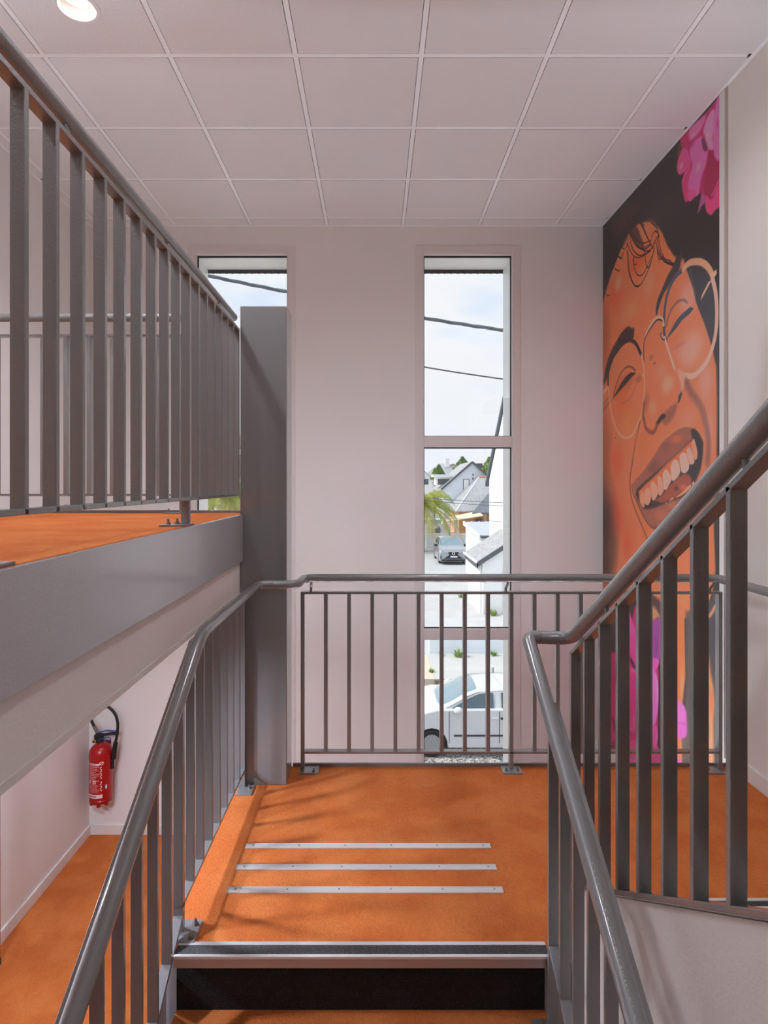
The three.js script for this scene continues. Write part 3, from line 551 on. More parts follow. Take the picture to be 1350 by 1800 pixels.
  L('#3f281d',6,'235,66 253,110 261,150',2,0.8);
  L('#3f281d',6,'217,62 244,103 235,146 199,158',2,0.8);
  F('#33221b','261,92 320,138 376,223 345,218 287,167 253,121',4,0.75);
  G('#393537','658,398 686,399 719,409 761,434 787,462 801,492 811,557 807,620 792,655 771,612 751,576 730,545 711,511 700,479 680,441',2,1);
  L('#8f8a8c',3,'672,397 689,446 711,491',2,0.5);
  G('#373032','604,339 628,354 634,368 622,385 591,399 553,414 520,429 500,445 479,471 471,485 462,482 464,457 476,434 500,416 540,384 579,364',3,1);
  L('#7a4a38',6,'628,345 646,388 634,398',3,0.5);
  F('#b4674d','628,363 640,374 643,389 619,390',3,0.8);
  L('#4a4a52',16,'652,396 604,400 566,415 540,441 524,480 519,523 522,562 535,584',1,1);
  L('#b5886a',20,'640,396 669,390 703,397 740,412 771,435 792,461',1,1);
  L('#e6bda2',16,'796,476 811,519 817,569 812,622 796,661 771,691 740,708 697,720 646,710',1,1);
  L('#e9c7b0',9,'524,569 540,601 563,640 588,681',1,1);
  G('#ddb293','782,457 796,461 814,458 817,469 801,479 787,475',1,1);
  G('#c9a08a','792,478 761,501 735,519 743,503 777,478',1,1);
  B('#a9624c',616,612,66,15,0.8);
  G('#40434f','535,579 550,566 579,547 604,533 634,525 680,518 700,528 680,537 634,544 598,559',1,1);
  L('#4b3b3f',8,'534,537 544,517 566,495 604,482 640,487 663,502',3,0.8);
  L('#9a5f52',5,'591,567 634,568 663,561 680,548',3,0.8);
  L('#a0665a',10,'553,612 616,624 652,614 680,592',6,0.7);
  L('#b57466',8,'604,427 652,449 680,484',8,0.6);
  L('#e9bfa0',11,'517,529 510,511 493,499 469,494 436,500 403,516 388,533',1,1);
  L('#33272a',6,'507,514 490,504 465,501 433,511 399,529 378,548 374,581 376,609',1,1);
  L('#e2b193',6,'500,550 507,562 519,571',1,1);
  L('#33272a',5,'503,550 495,554 510,572 522,575',1,1);
  G('#341c16','11,619 27,578 53,543 94,513 133,495 181,472 226,463 253,464 270,476 300,482 295,514 270,519 226,512 171,518 114,544 69,589 43,616 16,636',3,1);
  L('#c46a44',6,'181,524 244,524 295,539',5,0.6);
  L('#301f1c',15,'56,642 61,596 94,555 143,531 199,515 261,516 312,541 352,587',1,1);
  L('#e4ad8a',8,'354,589 374,636 379,701 364,771 345,803 320,826 279,856 226,861 181,850 138,820 99,770 74,712 61,655',1,1);
  G('#cd9678','2,656 55,644 61,657 7,674',1,1);
  B('#e9bc98',367,661,9,10,1);
  B('#8a4226',235,656,115,47,0.6);
  B('#7b3d26',336,667,48,27,0.5);
  G('#2a1815','104,704 133,685 181,658 226,640 270,633 314,642 279,649 226,666 162,686',1,1);
  L('#3d2218',6,'109,693 138,655 181,621 226,607 270,613 308,633',2,0.8);
  L('#7a3a22',6,'181,731 235,729 279,714 308,686',5,0.8);
  L('#8a4a2c',5,'124,722 199,706 261,682',4,0.6);
  L('#8a4426',6,'2,742 74,711 143,698',4,0.7);
  L('#6e331d',8,'11,711 74,688',4,0.6);
  L('#6e331d',8,'6,735 63,711',4,0.6);
  B('#934e36',399,755,46,67,0.7);
  B('#7d4433',429,613,37,20,0.6);
  B('#6a3a2c',454,636,14,8,0.8);
  B('#eab597',540,720,59,44,0.85);
  B('#e8a376',440,780,44,40,0.8);
  B('#dd9a7c',500,672,54,38,0.6);
  L('#5e3122',14,'376,752 368,799 376,811 388,839 429,859 458,854 472,832',5,0.85);
  F('#7a4636','465,833 486,816 534,799 579,786 604,783 598,806 573,831 534,846 500,833 479,844',6,0.75);
  G('#2e2028','467,833 476,824 490,814 510,806 530,813 526,820 503,826 483,836',2,1);
  G('#2d2a33','606,788 611,765 627,753 633,762 625,776 616,785',1,1);
  L('#a3634c',8,'588,679 613,705 622,734 613,762',3,0.7);
  F('#dfab92','601,686 628,693 649,708 647,738 631,753 622,722',3,0.8);
  L('#9b5f4b',10,'652,715 649,738 634,768 604,800 585,829',7,0.6);
  L('#5c2c1d',8,'345,814 324,858 302,898 279,961 263,1004 266,1054 287,1096 336,1147 410,1220',3,0.85);
  L('#d98f68',5,'336,838 316,878 291,954',3,0.5);
  L('#63403a',26,'655,724 680,763 719,795 746,826 761,859 764,862 774,896 776,927 771,971',9,0.75);
  L('#a7705c',14,'686,788 740,824 766,865',9,0.5);
  G('#8d5342','283,1029 304,1015 336,1001 414,962 465,924 500,901 540,883 579,870 616,861 652,859 686,865 719,881 743,900 752,917 748,959 735,998 697,1040 622,1098 553,1144 486,1171 444,1171 391,1147 345,1112 312,1081',3,1);
  B('#b9603f',598,892,56,21,0.9);
  B('#6d4234',444,973,73,36,0.7);
  B('#74473a',527,912,40,25,0.6);
  B('#a85f45',500,1128,89,29,0.8);
  B('#b06a4a',579,1093,50,24,0.6);
  L('#e29263',6,'451,907 500,888 540,878 579,866 640,856 680,859',3,0.7);
  G('#30272a','308,1064 320,1046 352,1032 444,997 540,960 604,935 640,919 692,899 680,872 703,871 724,884 748,911 746,947 735,984 714,1012 697,1034 634,1062 540,1082 444,1103 384,1111 345,1094',2,1);
  G('#b9623f','332,1053 384,1029 444,1006 553,957 634,924 697,899 715,929 700,951 634,972 566,1001 472,1035 376,1070 340,1084',3,1);
  G('#8f4a36','444,1081 500,1064 560,1029 604,1007 652,996 678,1004 691,1017 680,1034 640,1058 579,1075 507,1089',4,1);
  B('#c2614a',640,1038,41,14,0.8);
  B('#4a2c26',598,1041,24,12,0.7);
  G('#dba276','520,1089 540,1082 535,1090',1,1);
  G('#dba276','549,1079 576,1069 584,1073 555,1084',1,1);
  G('#dba276','585,1072 634,1053 680,1029 689,1034 663,1049 634,1062',1,1);
  G('#dba276','688,1027 697,1020 705,1024 703,1032 694,1038',1,1);
  F('#e09a78','345,1067 360,1054 376,1063 380,1098 372,1106 345,1091',1,1);
  F('#e6a585','380,1056 399,1041 414,1042 427,1057 429,1075 410,1096 382,1093',1,1);
  F('#e8ac8c','422,1032 444,1020 462,1029 476,1045 476,1061 447,1082 433,1068',1,1);
  F('#e6a887','472,1009 486,1002 500,1009 514,1029 522,1041 497,1064 478,1055',1,1);
  F('#ecbca4','510,997 530,983 550,991 568,1013 550,1032 532,1046 515,1038',1,1);
  F('#efc3ae','561,979 573,961 588,955 607,959 620,984 616,999 585,1017 568,1013',1,1);
  F('#f0c6b2','616,953 625,939 640,935 658,942 672,961 672,982 653,995 627,990',1,1);
  F('#eebaa2','658,934 666,924 678,924 689,936 702,963 692,972 674,967',1,1);
  F('#dd9c80','689,913 700,900 711,920 719,943 713,959 700,954',1,1);
  L('#a9573a',3,'568,1013 564,988 561,979',1,0.8);
  L('#a9573a',3,'627,990 618,965 616,953',1,0.8);
  L('#a9573a',3,'515,1038 510,1013 510,997',1,0.8);
  L('#a9573a',3,'478,1055 472,1029 472,1009',1,0.8);
  L('#a9573a',3,'433,1068 425,1045',1,0.8);
  L('#a9573a',3,'674,967 660,946',1,0.8);
  L('#2a1a18',5,'372,1111 444,1104 540,1084 634,1063 692,1039',2,0.7);
  L('#6b3a2c',4,'595,1077 598,1096 591,1114',3,0.7);
  L('#4a2820',8,'279,1029 287,1057 328,1098 376,1141 429,1168 486,1172',3,0.8);
  B('#3a2018',131,854,7,4,0.9);
  B('#5a2a18',122,1040,6,4,0.7);
  B('#5a2a18',204,1073,6,4,0.6);
  G('#332220','-22,1572 0,1563 235,1468 304,1405 444,1390 486,1402 500,1454 500,1915 0,2143',4,1);
  G('#c87a4e','429,1383 591,1354 787,1320 782,1337 761,1363 652,1391 540,1388 444,1392',3,1);
  F('#4b3230','433,1396 486,1399 553,1398 640,1395 652,1398 604,1399 540,1417 472,1437 433,1435',8,0.9);
  G('#d87f50','500,1457 540,1420 591,1402 637,1400 646,1425 652,1592 634,1672 628,1773 634,1854 500,1915',4,1);
  B('#e08a5a',610,1418,30,27,0.9);
  B('#9b8068',634,1627,18,77,0.6);
  B('#b7a184',640,1804,23,59,0.5);
  F('#b78457','433,1429 472,1434 500,1457 472,1460 444,1499',5,0.9);
  G('#494547','764,1366 792,1333 801,1317 840,1311 840,1761 801,1778 796,1574 782,1524 761,1485 751,1421',5,1);
  G('#5c4f4a','652,1400 764,1368 764,1795 634,1854 646,1683 655,1591',6,0.95);
  L('#c98a62',10,'809,1354 792,1376 771,1393 751,1406',2,1);
  G('#c2875f','761,1480 777,1492 787,1536 801,1572 804,1777 777,1789 761,1669 756,1587',6,1);
  B('#d07e58',792,1616,25,54,0.8);
  L('#8b7a66',22,'759,1642 771,1706 789,1784',8,0.9);
  F('#d9906c','756,1679 777,1718 792,1782 756,1799',4,1);
  G('#a92a5c','89,1668 114,1669 190,1633 253,1479 279,1506 304,1454 368,1435 429,1443 444,1499 465,1465 500,1457 503,1575 476,1595 483,1645 476,1803 472,1863 507,1893 540,1897 84,2105',2,1);
  F('#6a1a38','89,1920 124,1926 143,1972 114,1961',3,1);
  F('#5f1a30','84,2027 235,1949 253,1985 235,2036 84,2105',4,0.8);
  F('#c45a97','253,1482 279,1513 304,1535 304,1567 261,1571',3,1);
  F('#c04a88','261,1574 304,1560 336,1601 320,1661 270,1640 257,1608',3,1);
  F('#8c4480','433,1488 472,1461 500,1460 500,1569 472,1596 433,1594',3,1);
  L('#5b2c58',4,'462,1514 465,1585',2,0.7);
  L('#5b2c58',4,'479,1491 472,1564',2,0.7);
  F('#4a2245','261,1643 295,1654 304,1673 270,1662',3,1);
  F('#c75f9f','425,1607 472,1591 486,1599 458,1633 425,1646',2,1);
  F('#c2407c','253,1688 304,1680 376,1665 429,1662 429,1815 384,1873 261,1894 244,1793',4,1);
  F('#d077b4','429,1649 458,1636 476,1660 481,1710 472,1772 451,1814 425,1823',2,1);
  F('#e0a0cc','458,1640 476,1667 476,1728 465,1703',3,0.7);
  L('#8d2a66',3,'429,1795 451,1737 472,1700',2,0.7);
  L('#8d2a66',3,'253,1858 270,1837 266,1821',2,0.8);
  L('#e9a9c4',5,'270,1690 295,1682 308,1686',2,0.9);
  L('#eab8c8',5,'300,1840 289,1862 300,1879',2,0.9);
  L('#e3a0c0',4,'253,1898 274,1898 283,1886',2,0.8);
  F('#cf5f9e','422,1828 465,1809 476,1826 465,1872 429,1894',3,1);
  L('#e8a8cf',4,'472,1837 458,1882 436,1924',2,0.8);
  F('#c2487f','253,1970 304,1920 414,1894 472,1876 500,1915 253,2028',3,0.9);
  L('#e39ac2',5,'261,2017 274,2002 295,2000 312,1980',2,0.8);
  F('#b8609c','588,1681 622,1676 649,1682 658,1708 655,1765 591,1785',3,1);
  L('#6d3560',3,'591,1745 655,1728',3,0.7);
  F('#d080b4','598,1682 628,1680 646,1689 640,1724 598,1740',5,0.5);
  F('#cf70a8','585,1849 616,1844 631,1856 585,1876',2,1);
  const im = c.getImageData(0, 0, 833, 2048), D = im.data, lin = (v) => v <= 0.04045 ? v / 12.92 : Math.pow((v + 0.055) / 1.055, 2.4);   // stronger paint, hues kept
  for (let i = 0; i < D.length; i += 4) {
    const q = [0, 1, 2].map((k) => lin(D[i + k] / 255)), top = Math.max(...q, 1e-4), s = Math.min(0.78, 1.75 * Math.pow(top, 1.1)) / top, g = (q[0] + q[1] + q[2]) / 3;
    for (let k = 0; k < 3; k++) D[i + k] = toS(clamp((g + (q[k] - g) * 1.08) * s));
  }
  c.putImageData(im, 0, 0);
  const t = new THREE.CanvasTexture(cv); t.colorSpace = THREE.SRGBColorSpace; t.generateMipmaps = true; t.anisotropy = 8;
  const y1 = YC - 0.004, y0 = 3.5 - 4.096, z0 = -ZW + 0.002, z1 = -3.229;
  const g = rbox(XR - 0.0055, XR - 0.0005, y0, y1, z0, z1, 0.001), p = g.attributes.position, uv = g.attributes.uv;
  for (let i = 0; i < p.count; i++) uv.setXY(i, (p.getZ(i) + ZW) / 1.666, 1 - (3.5 - p.getY(i)) / 4.096);
  solid('mural', g, std(0xffffff, 0.33, { map: t }), 'painted mural of a laughing woman in round glasses with pink flowers on the right wall', 'mural');
}
// ---- fire extinguisher on the far wall of the lower corridor
{
  const X = -2.13, Z = -4.775, y0 = -1.03, t = thing('fire_extinguisher', 'red fire extinguisher hanging in the corner of the lower corridor', 'extinguisher', [X, y0, Z]);
  const cv = document.createElement('canvas'); cv.width = 512; cv.height = 512; const c = cv.getContext('2d');
  c.fillStyle = '#a51215'; c.fillRect(0, 0, 512, 512);
  const wcol = '#e9d5d2';                                          // printed label, centred on u = 0.25 (towards the room)
  c.fillStyle = wcol; c.fillRect(60, 150, 108, 16); c.fillRect(60, 405, 128, 30); c.fillStyle = '#6b2528'; c.fillRect(70, 155, 70, 6); c.fillRect(80, 416, 66, 9);
  c.strokeStyle = wcol; c.lineWidth = 5; c.beginPath(); c.arc(182, 150, 13, 0, 7); c.moveTo(173, 159); c.lineTo(191, 141); c.stroke();
  c.fillStyle = wcol; for (let k = 0; k < 9; k++) { c.globalAlpha = 0.75; c.fillRect(84 - 6 * (k % 2), 176 + k * 14, 60 + 30 * hash(k, 1, 3), 5); } for (let k = 0; k < 8; k++) { c.globalAlpha = 0.55; c.fillRect(70, 322 + k * 9, 80 + 18 * hash(k, 2, 3), 4); } c.globalAlpha = 1;
  c.fillRect(76, 292, 22, 24); c.fillRect(118, 292, 24, 24); c.fillStyle = '#7c1c1e'; c.fillRect(82, 298, 9, 12); c.beginPath(); c.arc(130, 304, 6, 0, 7); c.fill();
  c.fillStyle = wcol; for (let k = 0; k < 12; k++) if (k !== 6) { c.fillRect(172, 180 + k * 17, 12, 4); c.fillRect(172 + 8 * (k % 2), 180 + k * 17, 4, 12); }
  c.fillStyle = '#35508c'; c.beginPath(); c.ellipse(208, 350, 8, 20, 0, 0, 7); c.fill(); c.fillStyle = '#e6d9c8'; c.beginPath(); c.ellipse(215, 350, 7, 20, 0, 0, 7); c.fill();
  const lt = new THREE.CanvasTexture(cv); lt.colorSpace = THREE.SRGBColorSpace;
  const lg = new THREE.LatheGeometry([[0.0, 0.035], [0.07, 0.03], [0.083, 0.045], [0.086, 0.06], [0.086, 0.38], [0.083, 0.405], [0.072, 0.432], [0.05, 0.452], [0.03, 0.46], [0.028, 0.475], [0, 0.476]].map((p) => new THREE.Vector2(...p)), 40);
  { const p = lg.attributes.position, uv = lg.attributes.uv; for (let i = 0; i < p.count; i++) uv.setXY(i, uv.getX(i), clamp(p.getY(i) / 0.476)); lg.rotateY(-1.76); }
  part(t, 'body', lg.toNonIndexed(), new THREE.MeshStandardMaterial({ map: lt, roughness: 0.28 }), [X, y0, Z]);
  part(t, 'base_ring', merge(lathe([[0.06, 0.05], [0.084, 0.05], [0.083, 0.02], [0.076, 0.016], [0.06, 0.02]], X, y0, Z, 36), [0.5, 1.4, 2.6, 3.7, 4.7, 5.7].map((q) => cyl(0.012, 0.016, 0.03, X + Math.cos(q) * 0.064, y0 - 0.002, Z + Math.sin(q) * 0.064, 12))), M.red);
  const vy = y0 + 0.472;
  part(t, 'valve', merge(cyl(0.03, 0.034, 0.03, X - 0.01, vy, Z, 20), rbox(X - 0.045, X + 0.02, vy + 0.02, vy + 0.062, Z - 0.02, Z + 0.024, 0.008, 2), cyl(0.016, 0.016, 0.012, X - 0.04, vy + 0.005, Z + 0.022, 14)), M.black);
  part(t, 'pressure_gauge', uvm(new THREE.CylinderGeometry(0.013, 0.014, 0.012, 18).rotateX(Math.PI / 2).translate(X - 0.038, vy + 0.014, Z + 0.03)), std(0xb8742a, 0.3), undefined, { label: 'small orange pressure gauge' });
  part(t, 'handle', tube([[X - 0.03, vy + 0.052, Z + 0.004], [X + 0.03, vy + 0.055, Z + 0.004], [X + 0.085, vy + 0.066, Z + 0.004], [X + 0.135, vy + 0.062, Z + 0.004]], 0.0105, 0.03, 10), M.black);
  part(t, 'lever', merge(beam([X - 0.02, vy + 0.072, Z + 0.004], [X + 0.05, vy + 0.088, Z + 0.004], 0.022, 0.008, 0.003), beam([X + 0.045, vy + 0.087, Z + 0.004], [X + 0.132, vy + 0.081, Z + 0.004], 0.022, 0.008, 0.003)), std(0x2a4f95, 0.4), undefined, { label: 'blue squeeze lever' });
  part(t, 'safety_ring', merge(uvm(new THREE.TorusGeometry(0.018, 0.0035, 8, 20).scale(1.35, 0.8, 1).translate(X + 0.062, vy + 0.03, Z + 0.026)), rod([X + 0.0, vy + 0.034, Z + 0.026], [X + 0.04, vy + 0.03, Z + 0.026], 0.0035, 8)), std(0x2a4f95, 0.4));
  const h = Z + 0.006;
  part(t, 'hose', tube([[X - 0.012, vy + 0.055, h], [X - 0.055, vy + 0.13, h], [X - 0.085, vy + 0.2, h], [X - 0.05, vy + 0.285, h], [X + 0.04, vy + 0.29, h], [X + 0.115, vy + 0.225, h], [X + 0.138, vy + 0.14, h], [X + 0.125, vy + 0.03, h], [X + 0.112, vy - 0.02, h]], 0.011, 0.05, 12), M.black);
  part(t, 'hose_collar', rod([X - 0.022, vy + 0.072, h], [X - 0.05, vy + 0.122, h], 0.0135, 12), std(0x6e665f, 0.4));
  part(t, 'nozzle', merge(rod([X + 0.118, vy - 0.005, h], [X + 0.1, vy - 0.13, h], 0.017, 12, 0.02), rod([X + 0.1, vy - 0.13, h], [X + 0.09, vy - 0.2, h], 0.008, 12, 0.016)), M.black);
  part(t, 'wall_bracket', merge(rbox(X - 0.03, X + 0.03, y0 + 0.36, y0 + 0.44, -ZW, -ZW + 0.012, 0.002), rbox(X - 0.012, X + 0.012, y0 + 0.4, y0 + 0.43, -ZW + 0.01, Z - 0.05, 0.002)), M.red);
}
{ // slim metal upright at the left edge of the lower corridor
  const p = [-2.192, LOW, -3.56], t = thing('metal_upright', 'slim polished metal post with a black foot by the left wall downstairs', 'post', p);
  part(t, 'tube', cyl(0.019, 0.019, 1.3, p[0], LOW + 0.03, p[2], 18), M.chrome);
  part(t, 'foot', lathe([[0, 0], [0.021, 0], [0.0225, 0.004], [0.0215, 0.034], [0.019, 0.04]], p[0], LOW, p[2], 18), M.black);
}

// ---------------------------------------------------------------- outdoors
const GY = EYE - 5.39, RY = EYE - 5.62, YY = EYE - 4.6;              // yard and pavement, road, raised garden
const asphaltTex = tex(512, 6, (u, v, i, j) => { const k = 0.50 + 0.10 * fbm(u * 10, v * 10, 10, 41, 4) + 0.10 * (hash(i, j, 42) - 0.5); return [k * 0.98, k, k * 1.02]; });
const gravelTex = tex(512, 2.4, (u, v, i, j) => { const n = vnoise(u * 90, v * 90, 90, 90, 44) * 0.6 + hash(i >> 1, j >> 1, 45) * 0.4, k = n < 0.47 ? 0.10 : 0.62; return [k, k * 0.97, k * 0.93]; });
const slateTex = tex(256, 2, (u, v, i, j) => { const k = 0.34 + 0.12 * vnoise(u * 24, v * 10, 24, 10, 47) + 0.06 * hash(i, j, 48); return [k * 0.97, k * 0.99, k * 1.04]; });
const X = {
  asphalt: std(0xffffff, 0.95, { map: asphaltTex }), gravel: std(0xffffff, 0.95, { map: gravelTex }), slate: std(0xffffff, 0.7, { map: slateTex }),
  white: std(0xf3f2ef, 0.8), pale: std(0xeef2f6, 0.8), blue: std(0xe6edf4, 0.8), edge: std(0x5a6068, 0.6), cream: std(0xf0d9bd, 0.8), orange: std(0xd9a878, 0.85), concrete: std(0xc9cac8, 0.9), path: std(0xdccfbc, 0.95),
  leaf: std(0x8fab5c, 0.8), leafDark: std(0x7d9a68, 0.85), palm: std(0xa2a84e, 0.7), palmDry: std(0xc7b98a, 0.8), trunk: std(0x8d7760, 0.9), binGrey: std(0x6d7f8d, 0.6), cable: std(0x5a626b, 0.6), metalRoof: std(0xc6cdd8, 0.35), redPlastic: std(0xd8383a, 0.5),
  carWhite: new THREE.MeshPhysicalMaterial({ color: 0xd9dcdf, roughness: 0.35, clearcoat: 1, clearcoatRoughness: 0.05 }), carSilver: new THREE.MeshPhysicalMaterial({ color: 0xabb0b8, roughness: 0.45, metalness: 0.2, clearcoat: 1, clearcoatRoughness: 0.08 }),
  carGlass: new THREE.MeshPhysicalMaterial({ color: 0x7f99a5, roughness: 0.05, clearcoat: 1, clearcoatRoughness: 0.02 }), carGlassDark: new THREE.MeshPhysicalMaterial({ color: 0x55666c, roughness: 0.06, clearcoat: 1, clearcoatRoughness: 0.02 }), tyre: std(0x2a2b2d, 0.9), rim: new THREE.MeshStandardMaterial({ color: 0xa8abb0, roughness: 0.4, metalness: 0.7 }),
};
solid('road', box(-40, 40, RY - 0.3, RY, -17.0, -5.24), X.gravel, 'pale speckled street surface under the white car', 'road', 'structure');
solid('pavement', box(1.66, 60, GY - 0.4, GY + 0.01, -19.5, -16.95), X.concrete, 'grey pavement behind the white car', 'pavement', 'structure');
solid('kerb', merge(box(1.64, 60, RY, GY + 0.012, -16.95, -16.85)), std(0x8a8070, 0.95), 'worn stone kerb behind the white car', 'kerb', 'structure');
solid('path', box(-40, 1.655, RY, GY - 0.005, -19.5, -17.0), X.path, 'sandy strip left of the pavement', 'path', 'structure');
solid('yard', box(-60, 80, GY - 0.4, GY, -52.3, -19.5), X.asphalt, 'sunlit grey parking yard in front of the silver car', 'yard', 'structure');
solid('garden_terrace', box(-80, 100, GY - 0.5, YY, -140, -52.3), X.concrete, 'raised pale terrace in front of the houses', 'terrace', 'structure');
solid('low_wall', merge(rbox(1.72, 4.45, GY, EYE - 4.72, -19.75, -19.5, 0.01), rbox(4.45, 12, GY, EYE - 4.72, -19.75, -19.5, 0.01)), X.blue, 'low pale blue-grey wall behind the pavement', 'wall');
// ---- plants
function clump(n, r, leafSize, cone, yk = 1) {                      // a cloud of small leaves round the origin
  const pos = [], v = new THREE.Vector3(), a = new THREE.Vector3(), b = new THREE.Vector3();
  for (let i = 0; i < n; i++) {
    const y = rnd(), rad = r * (cone ? (1.02 - y) * Math.sqrt(rr(0.35, 1)) : Math.sqrt(1 - (2 * y - 1) ** 2) * Math.cbrt(rr(0.4, 1))), t = rr(0, 6.283);
    v.set(Math.cos(t) * rad, y * r * 2 * yk, Math.sin(t) * rad);
    a.set(rr(-1, 1), rr(-1, 1), rr(-1, 1)).normalize().multiplyScalar(leafSize * rr(0.6, 1.3)); b.set(rr(-1, 1), rr(-1, 1), rr(-1, 1)).cross(a).normalize().multiplyScalar(leafSize * rr(0.3, 0.6));
    pos.push(v.x - a.x, v.y - a.y, v.z - a.z, v.x + b.x, v.y + b.y, v.z + b.z, v.x + a.x, v.y + a.y, v.z + a.z, v.x - a.x, v.y - a.y, v.z - a.z, v.x + a.x, v.y + a.y, v.z + a.z, v.x - b.x, v.y - b.y, v.z - b.z);
  }
  const g = new THREE.BufferGeometry(); g.setAttribute('position', new THREE.Float32BufferAttribute(pos, 3)); g.computeVertexNormals(); return uvm(g);
}
function tree(label, px, py, d, r, h, cone, mat, base = YY) {
  const [x, y, z] = at(px, py, d), t = thing(cone ? 'conifer' : 'tree', label, 'tree', [x, base, z]);
  part(t, 'trunk', cyl(0.12, 0.18, y - base + 0.3, x, base, z, 8), X.trunk);
  part(t, 'foliage', clump(cone ? 1400 : 2600, r, 0.2, cone, h / (2 * r)).translate(x, y, z), mat);
}
tree('dark green conifer rising behind the grey dormer', 771.5, 838, 74, 0.9, 1.35, true, X.leafDark);
tree('second conifer, slimmer, just left of the one behind the dormer', 765, 842, 72, 0.6, 1.15, true, X.leaf);
tree('green tree top peeking over the left slope of the pale gabled house', 813, 826, 82, 1.5, 1.7, true, X.leafDark);
tree('bright green tree between the gabled house and the tall white gable', 860, 838, 80, 1.8, 2.5, true, X.leaf);
tree('bushy dark tree behind the palm seen through the left window', 402, 925, 36, 2.6, 4.2, false, X.leafDark, GY);
function palm(label, x, y, z, len, seed) {
  SEED = seed; const t = thing('palm_tree', label, 'tree', [x, GY, z]);
  part(t, 'trunk', merge(cyl(0.26, 0.34, y - GY, x, GY, z, 12), ...[0, 1, 2, 3, 4, 5].map((k) => cyl(0.30, 0.34, 0.1, x, y - 0.3 - k * 0.35, z, 12))), X.trunk);
  for (let f = 0; f < 46; f++) {
    const az = f * 2.39996, lift = 1.2 - 1.5 * (f / 46), L = len * rr(0.85, 1.1), pos = [], P = (s) => { const out = Math.sin(Math.min(1.5, s * 1.25)) * L * Math.cos(lift * 0.75), up = (Math.sin(lift) * s - 0.75 * s * s) * L; return [Math.cos(az) * out, up, Math.sin(az) * out]; };
    for (let k = 1; k <= 26; k++) { const s = k / 26, a = P(s - 0.026), b = P(s), w = L * 0.17 * Math.sin(Math.PI * Math.min(1, 0.12 + s * 0.88)) + 0.04; for (const sd of [-1, 1]) { const dx = -Math.sin(az) * sd * w, dz = Math.cos(az) * sd * w, q = P(Math.min(1.06, s + 0.10)); pos.push(...a, ...b, q[0] + dx, q[1] - w * 0.65, q[2] + dz); } }
    const g = new THREE.BufferGeometry(); g.setAttribute('position', new THREE.Float32BufferAttribute(pos, 3)); g.computeVertexNormals();
    part(t, 'frond', merge(uvm(g), rod(P(0), P(0.45), 0.03, 5, 0.02), rod(P(0.45), P(1), 0.02, 5, 0.006)), f > 39 ? X.palmDry : X.palm, [x, y, z]);
  }
}
{ const [x, y, z] = at(738, 884, 49.5); palm('palm with arching yellow-green fronds at the left of the right-hand window', x, y, z, 3.7, 11); }
{ const [x, y, z] = at(404, 872, 30); palm('palm with drooping fronds seen low in the left-hand window', x, y, z, 2.4, 23); }
function weed(x, y, z, s, label) { SEED = Math.round(x * 100 + 5000); const pos = []; for (let i = 0; i < 60; i++) { const a = rr(0, 6.283), r = rr(0.1, 1) * s, h = rr(0.3, 1) * s, w = 0.14 * s; pos.push(Math.cos(a) * r * 0.3 - w * Math.sin(a), h * 0.2, Math.sin(a) * r * 0.3 + w * Math.cos(a), Math.cos(a) * r * 0.3 + w * Math.sin(a), h * 0.2, Math.sin(a) * r * 0.3 - w * Math.cos(a), Math.cos(a) * r, h, Math.sin(a) * r); } const g = new THREE.BufferGeometry(); g.setAttribute('position', new THREE.Float32BufferAttribute(pos, 3)); g.computeVertexNormals(); solid('weed', uvm(g).translate(x, y - s * 0.06, z), X.leaf, label, 'plant'); }
weed(2.62, GY + 0.01, -19.16, 0.30, 'largest tuft of weeds at the foot of the low wall'); weed(2.08, GY + 0.01, -19.3, 0.15, 'small weed left of the big tuft by the low wall'); weed(3.72, GY + 0.01, -19.27, 0.20, 'weed at the right end of the low wall'); weed(4.85, GY, -25.2, 0.3, 'weed growing against the front of the grey slate-roofed shed'); weed(4.1, GY, -29.2, 0.25, 'weed at the far corner of the slate-roofed shed'); weed(1.62, GY, -17.6, 0.14, 'little weed on the sandy strip by the pavement');
// ---- buildings
function slab(p, n, th) {                                           // roof plane from four corners, given thickness downwards
  const q = p.map(([x, y, z]) => [x, y - th, z]); return poly([...p, ...q], n === 3 ? [0, 1, 2, 5, 4, 3, 0, 3, 4, 0, 4, 1, 1, 4, 5, 1, 5, 2, 2, 5, 3, 2, 3, 0] : [0, 1, 2, 0, 2, 3, 6, 5, 4, 7, 6, 4, 0, 4, 5, 0, 5, 1, 1, 5, 6, 1, 6, 2, 2, 6, 7, 2, 7, 3, 3, 7, 4, 3, 4, 0]);
}
{ // tall white house whose blank side wall closes the view on the right
  const x = 5.9, t = thing('house', 'tall white house with a blank gable wall at the right edge of the window', 'house', [9, GY, -26]);
  const ap = EYE + 5.5, ez = -32.0, ey = EYE + 0.25, nz = -20.0, k = (ap - ey) / 6.0;
  part(t, 'wall', prism([[ez + 0.3, GY], [-20.3, GY], [-20.3, ey], [-26, ap - 0.2], [ez + 0.3, ey]], 'x', x, 13), X.white);
  part(t, 'roof', merge(slab([[x - 0.12, ap + 0.05, -26], [x - 0.12, ey - 0.15, ez - 0.2], [13.2, ey - 0.15, ez - 0.2], [13.2, ap + 0.05, -26]], 4, 0.22), slab([[x - 0.12, ap + 0.05, -26], [13.2, ap + 0.05, -26], [13.2, ey - 0.15, nz + 0.2], [x - 0.12, ey - 0.15, nz + 0.2]], 4, 0.22)), X.edge);
}
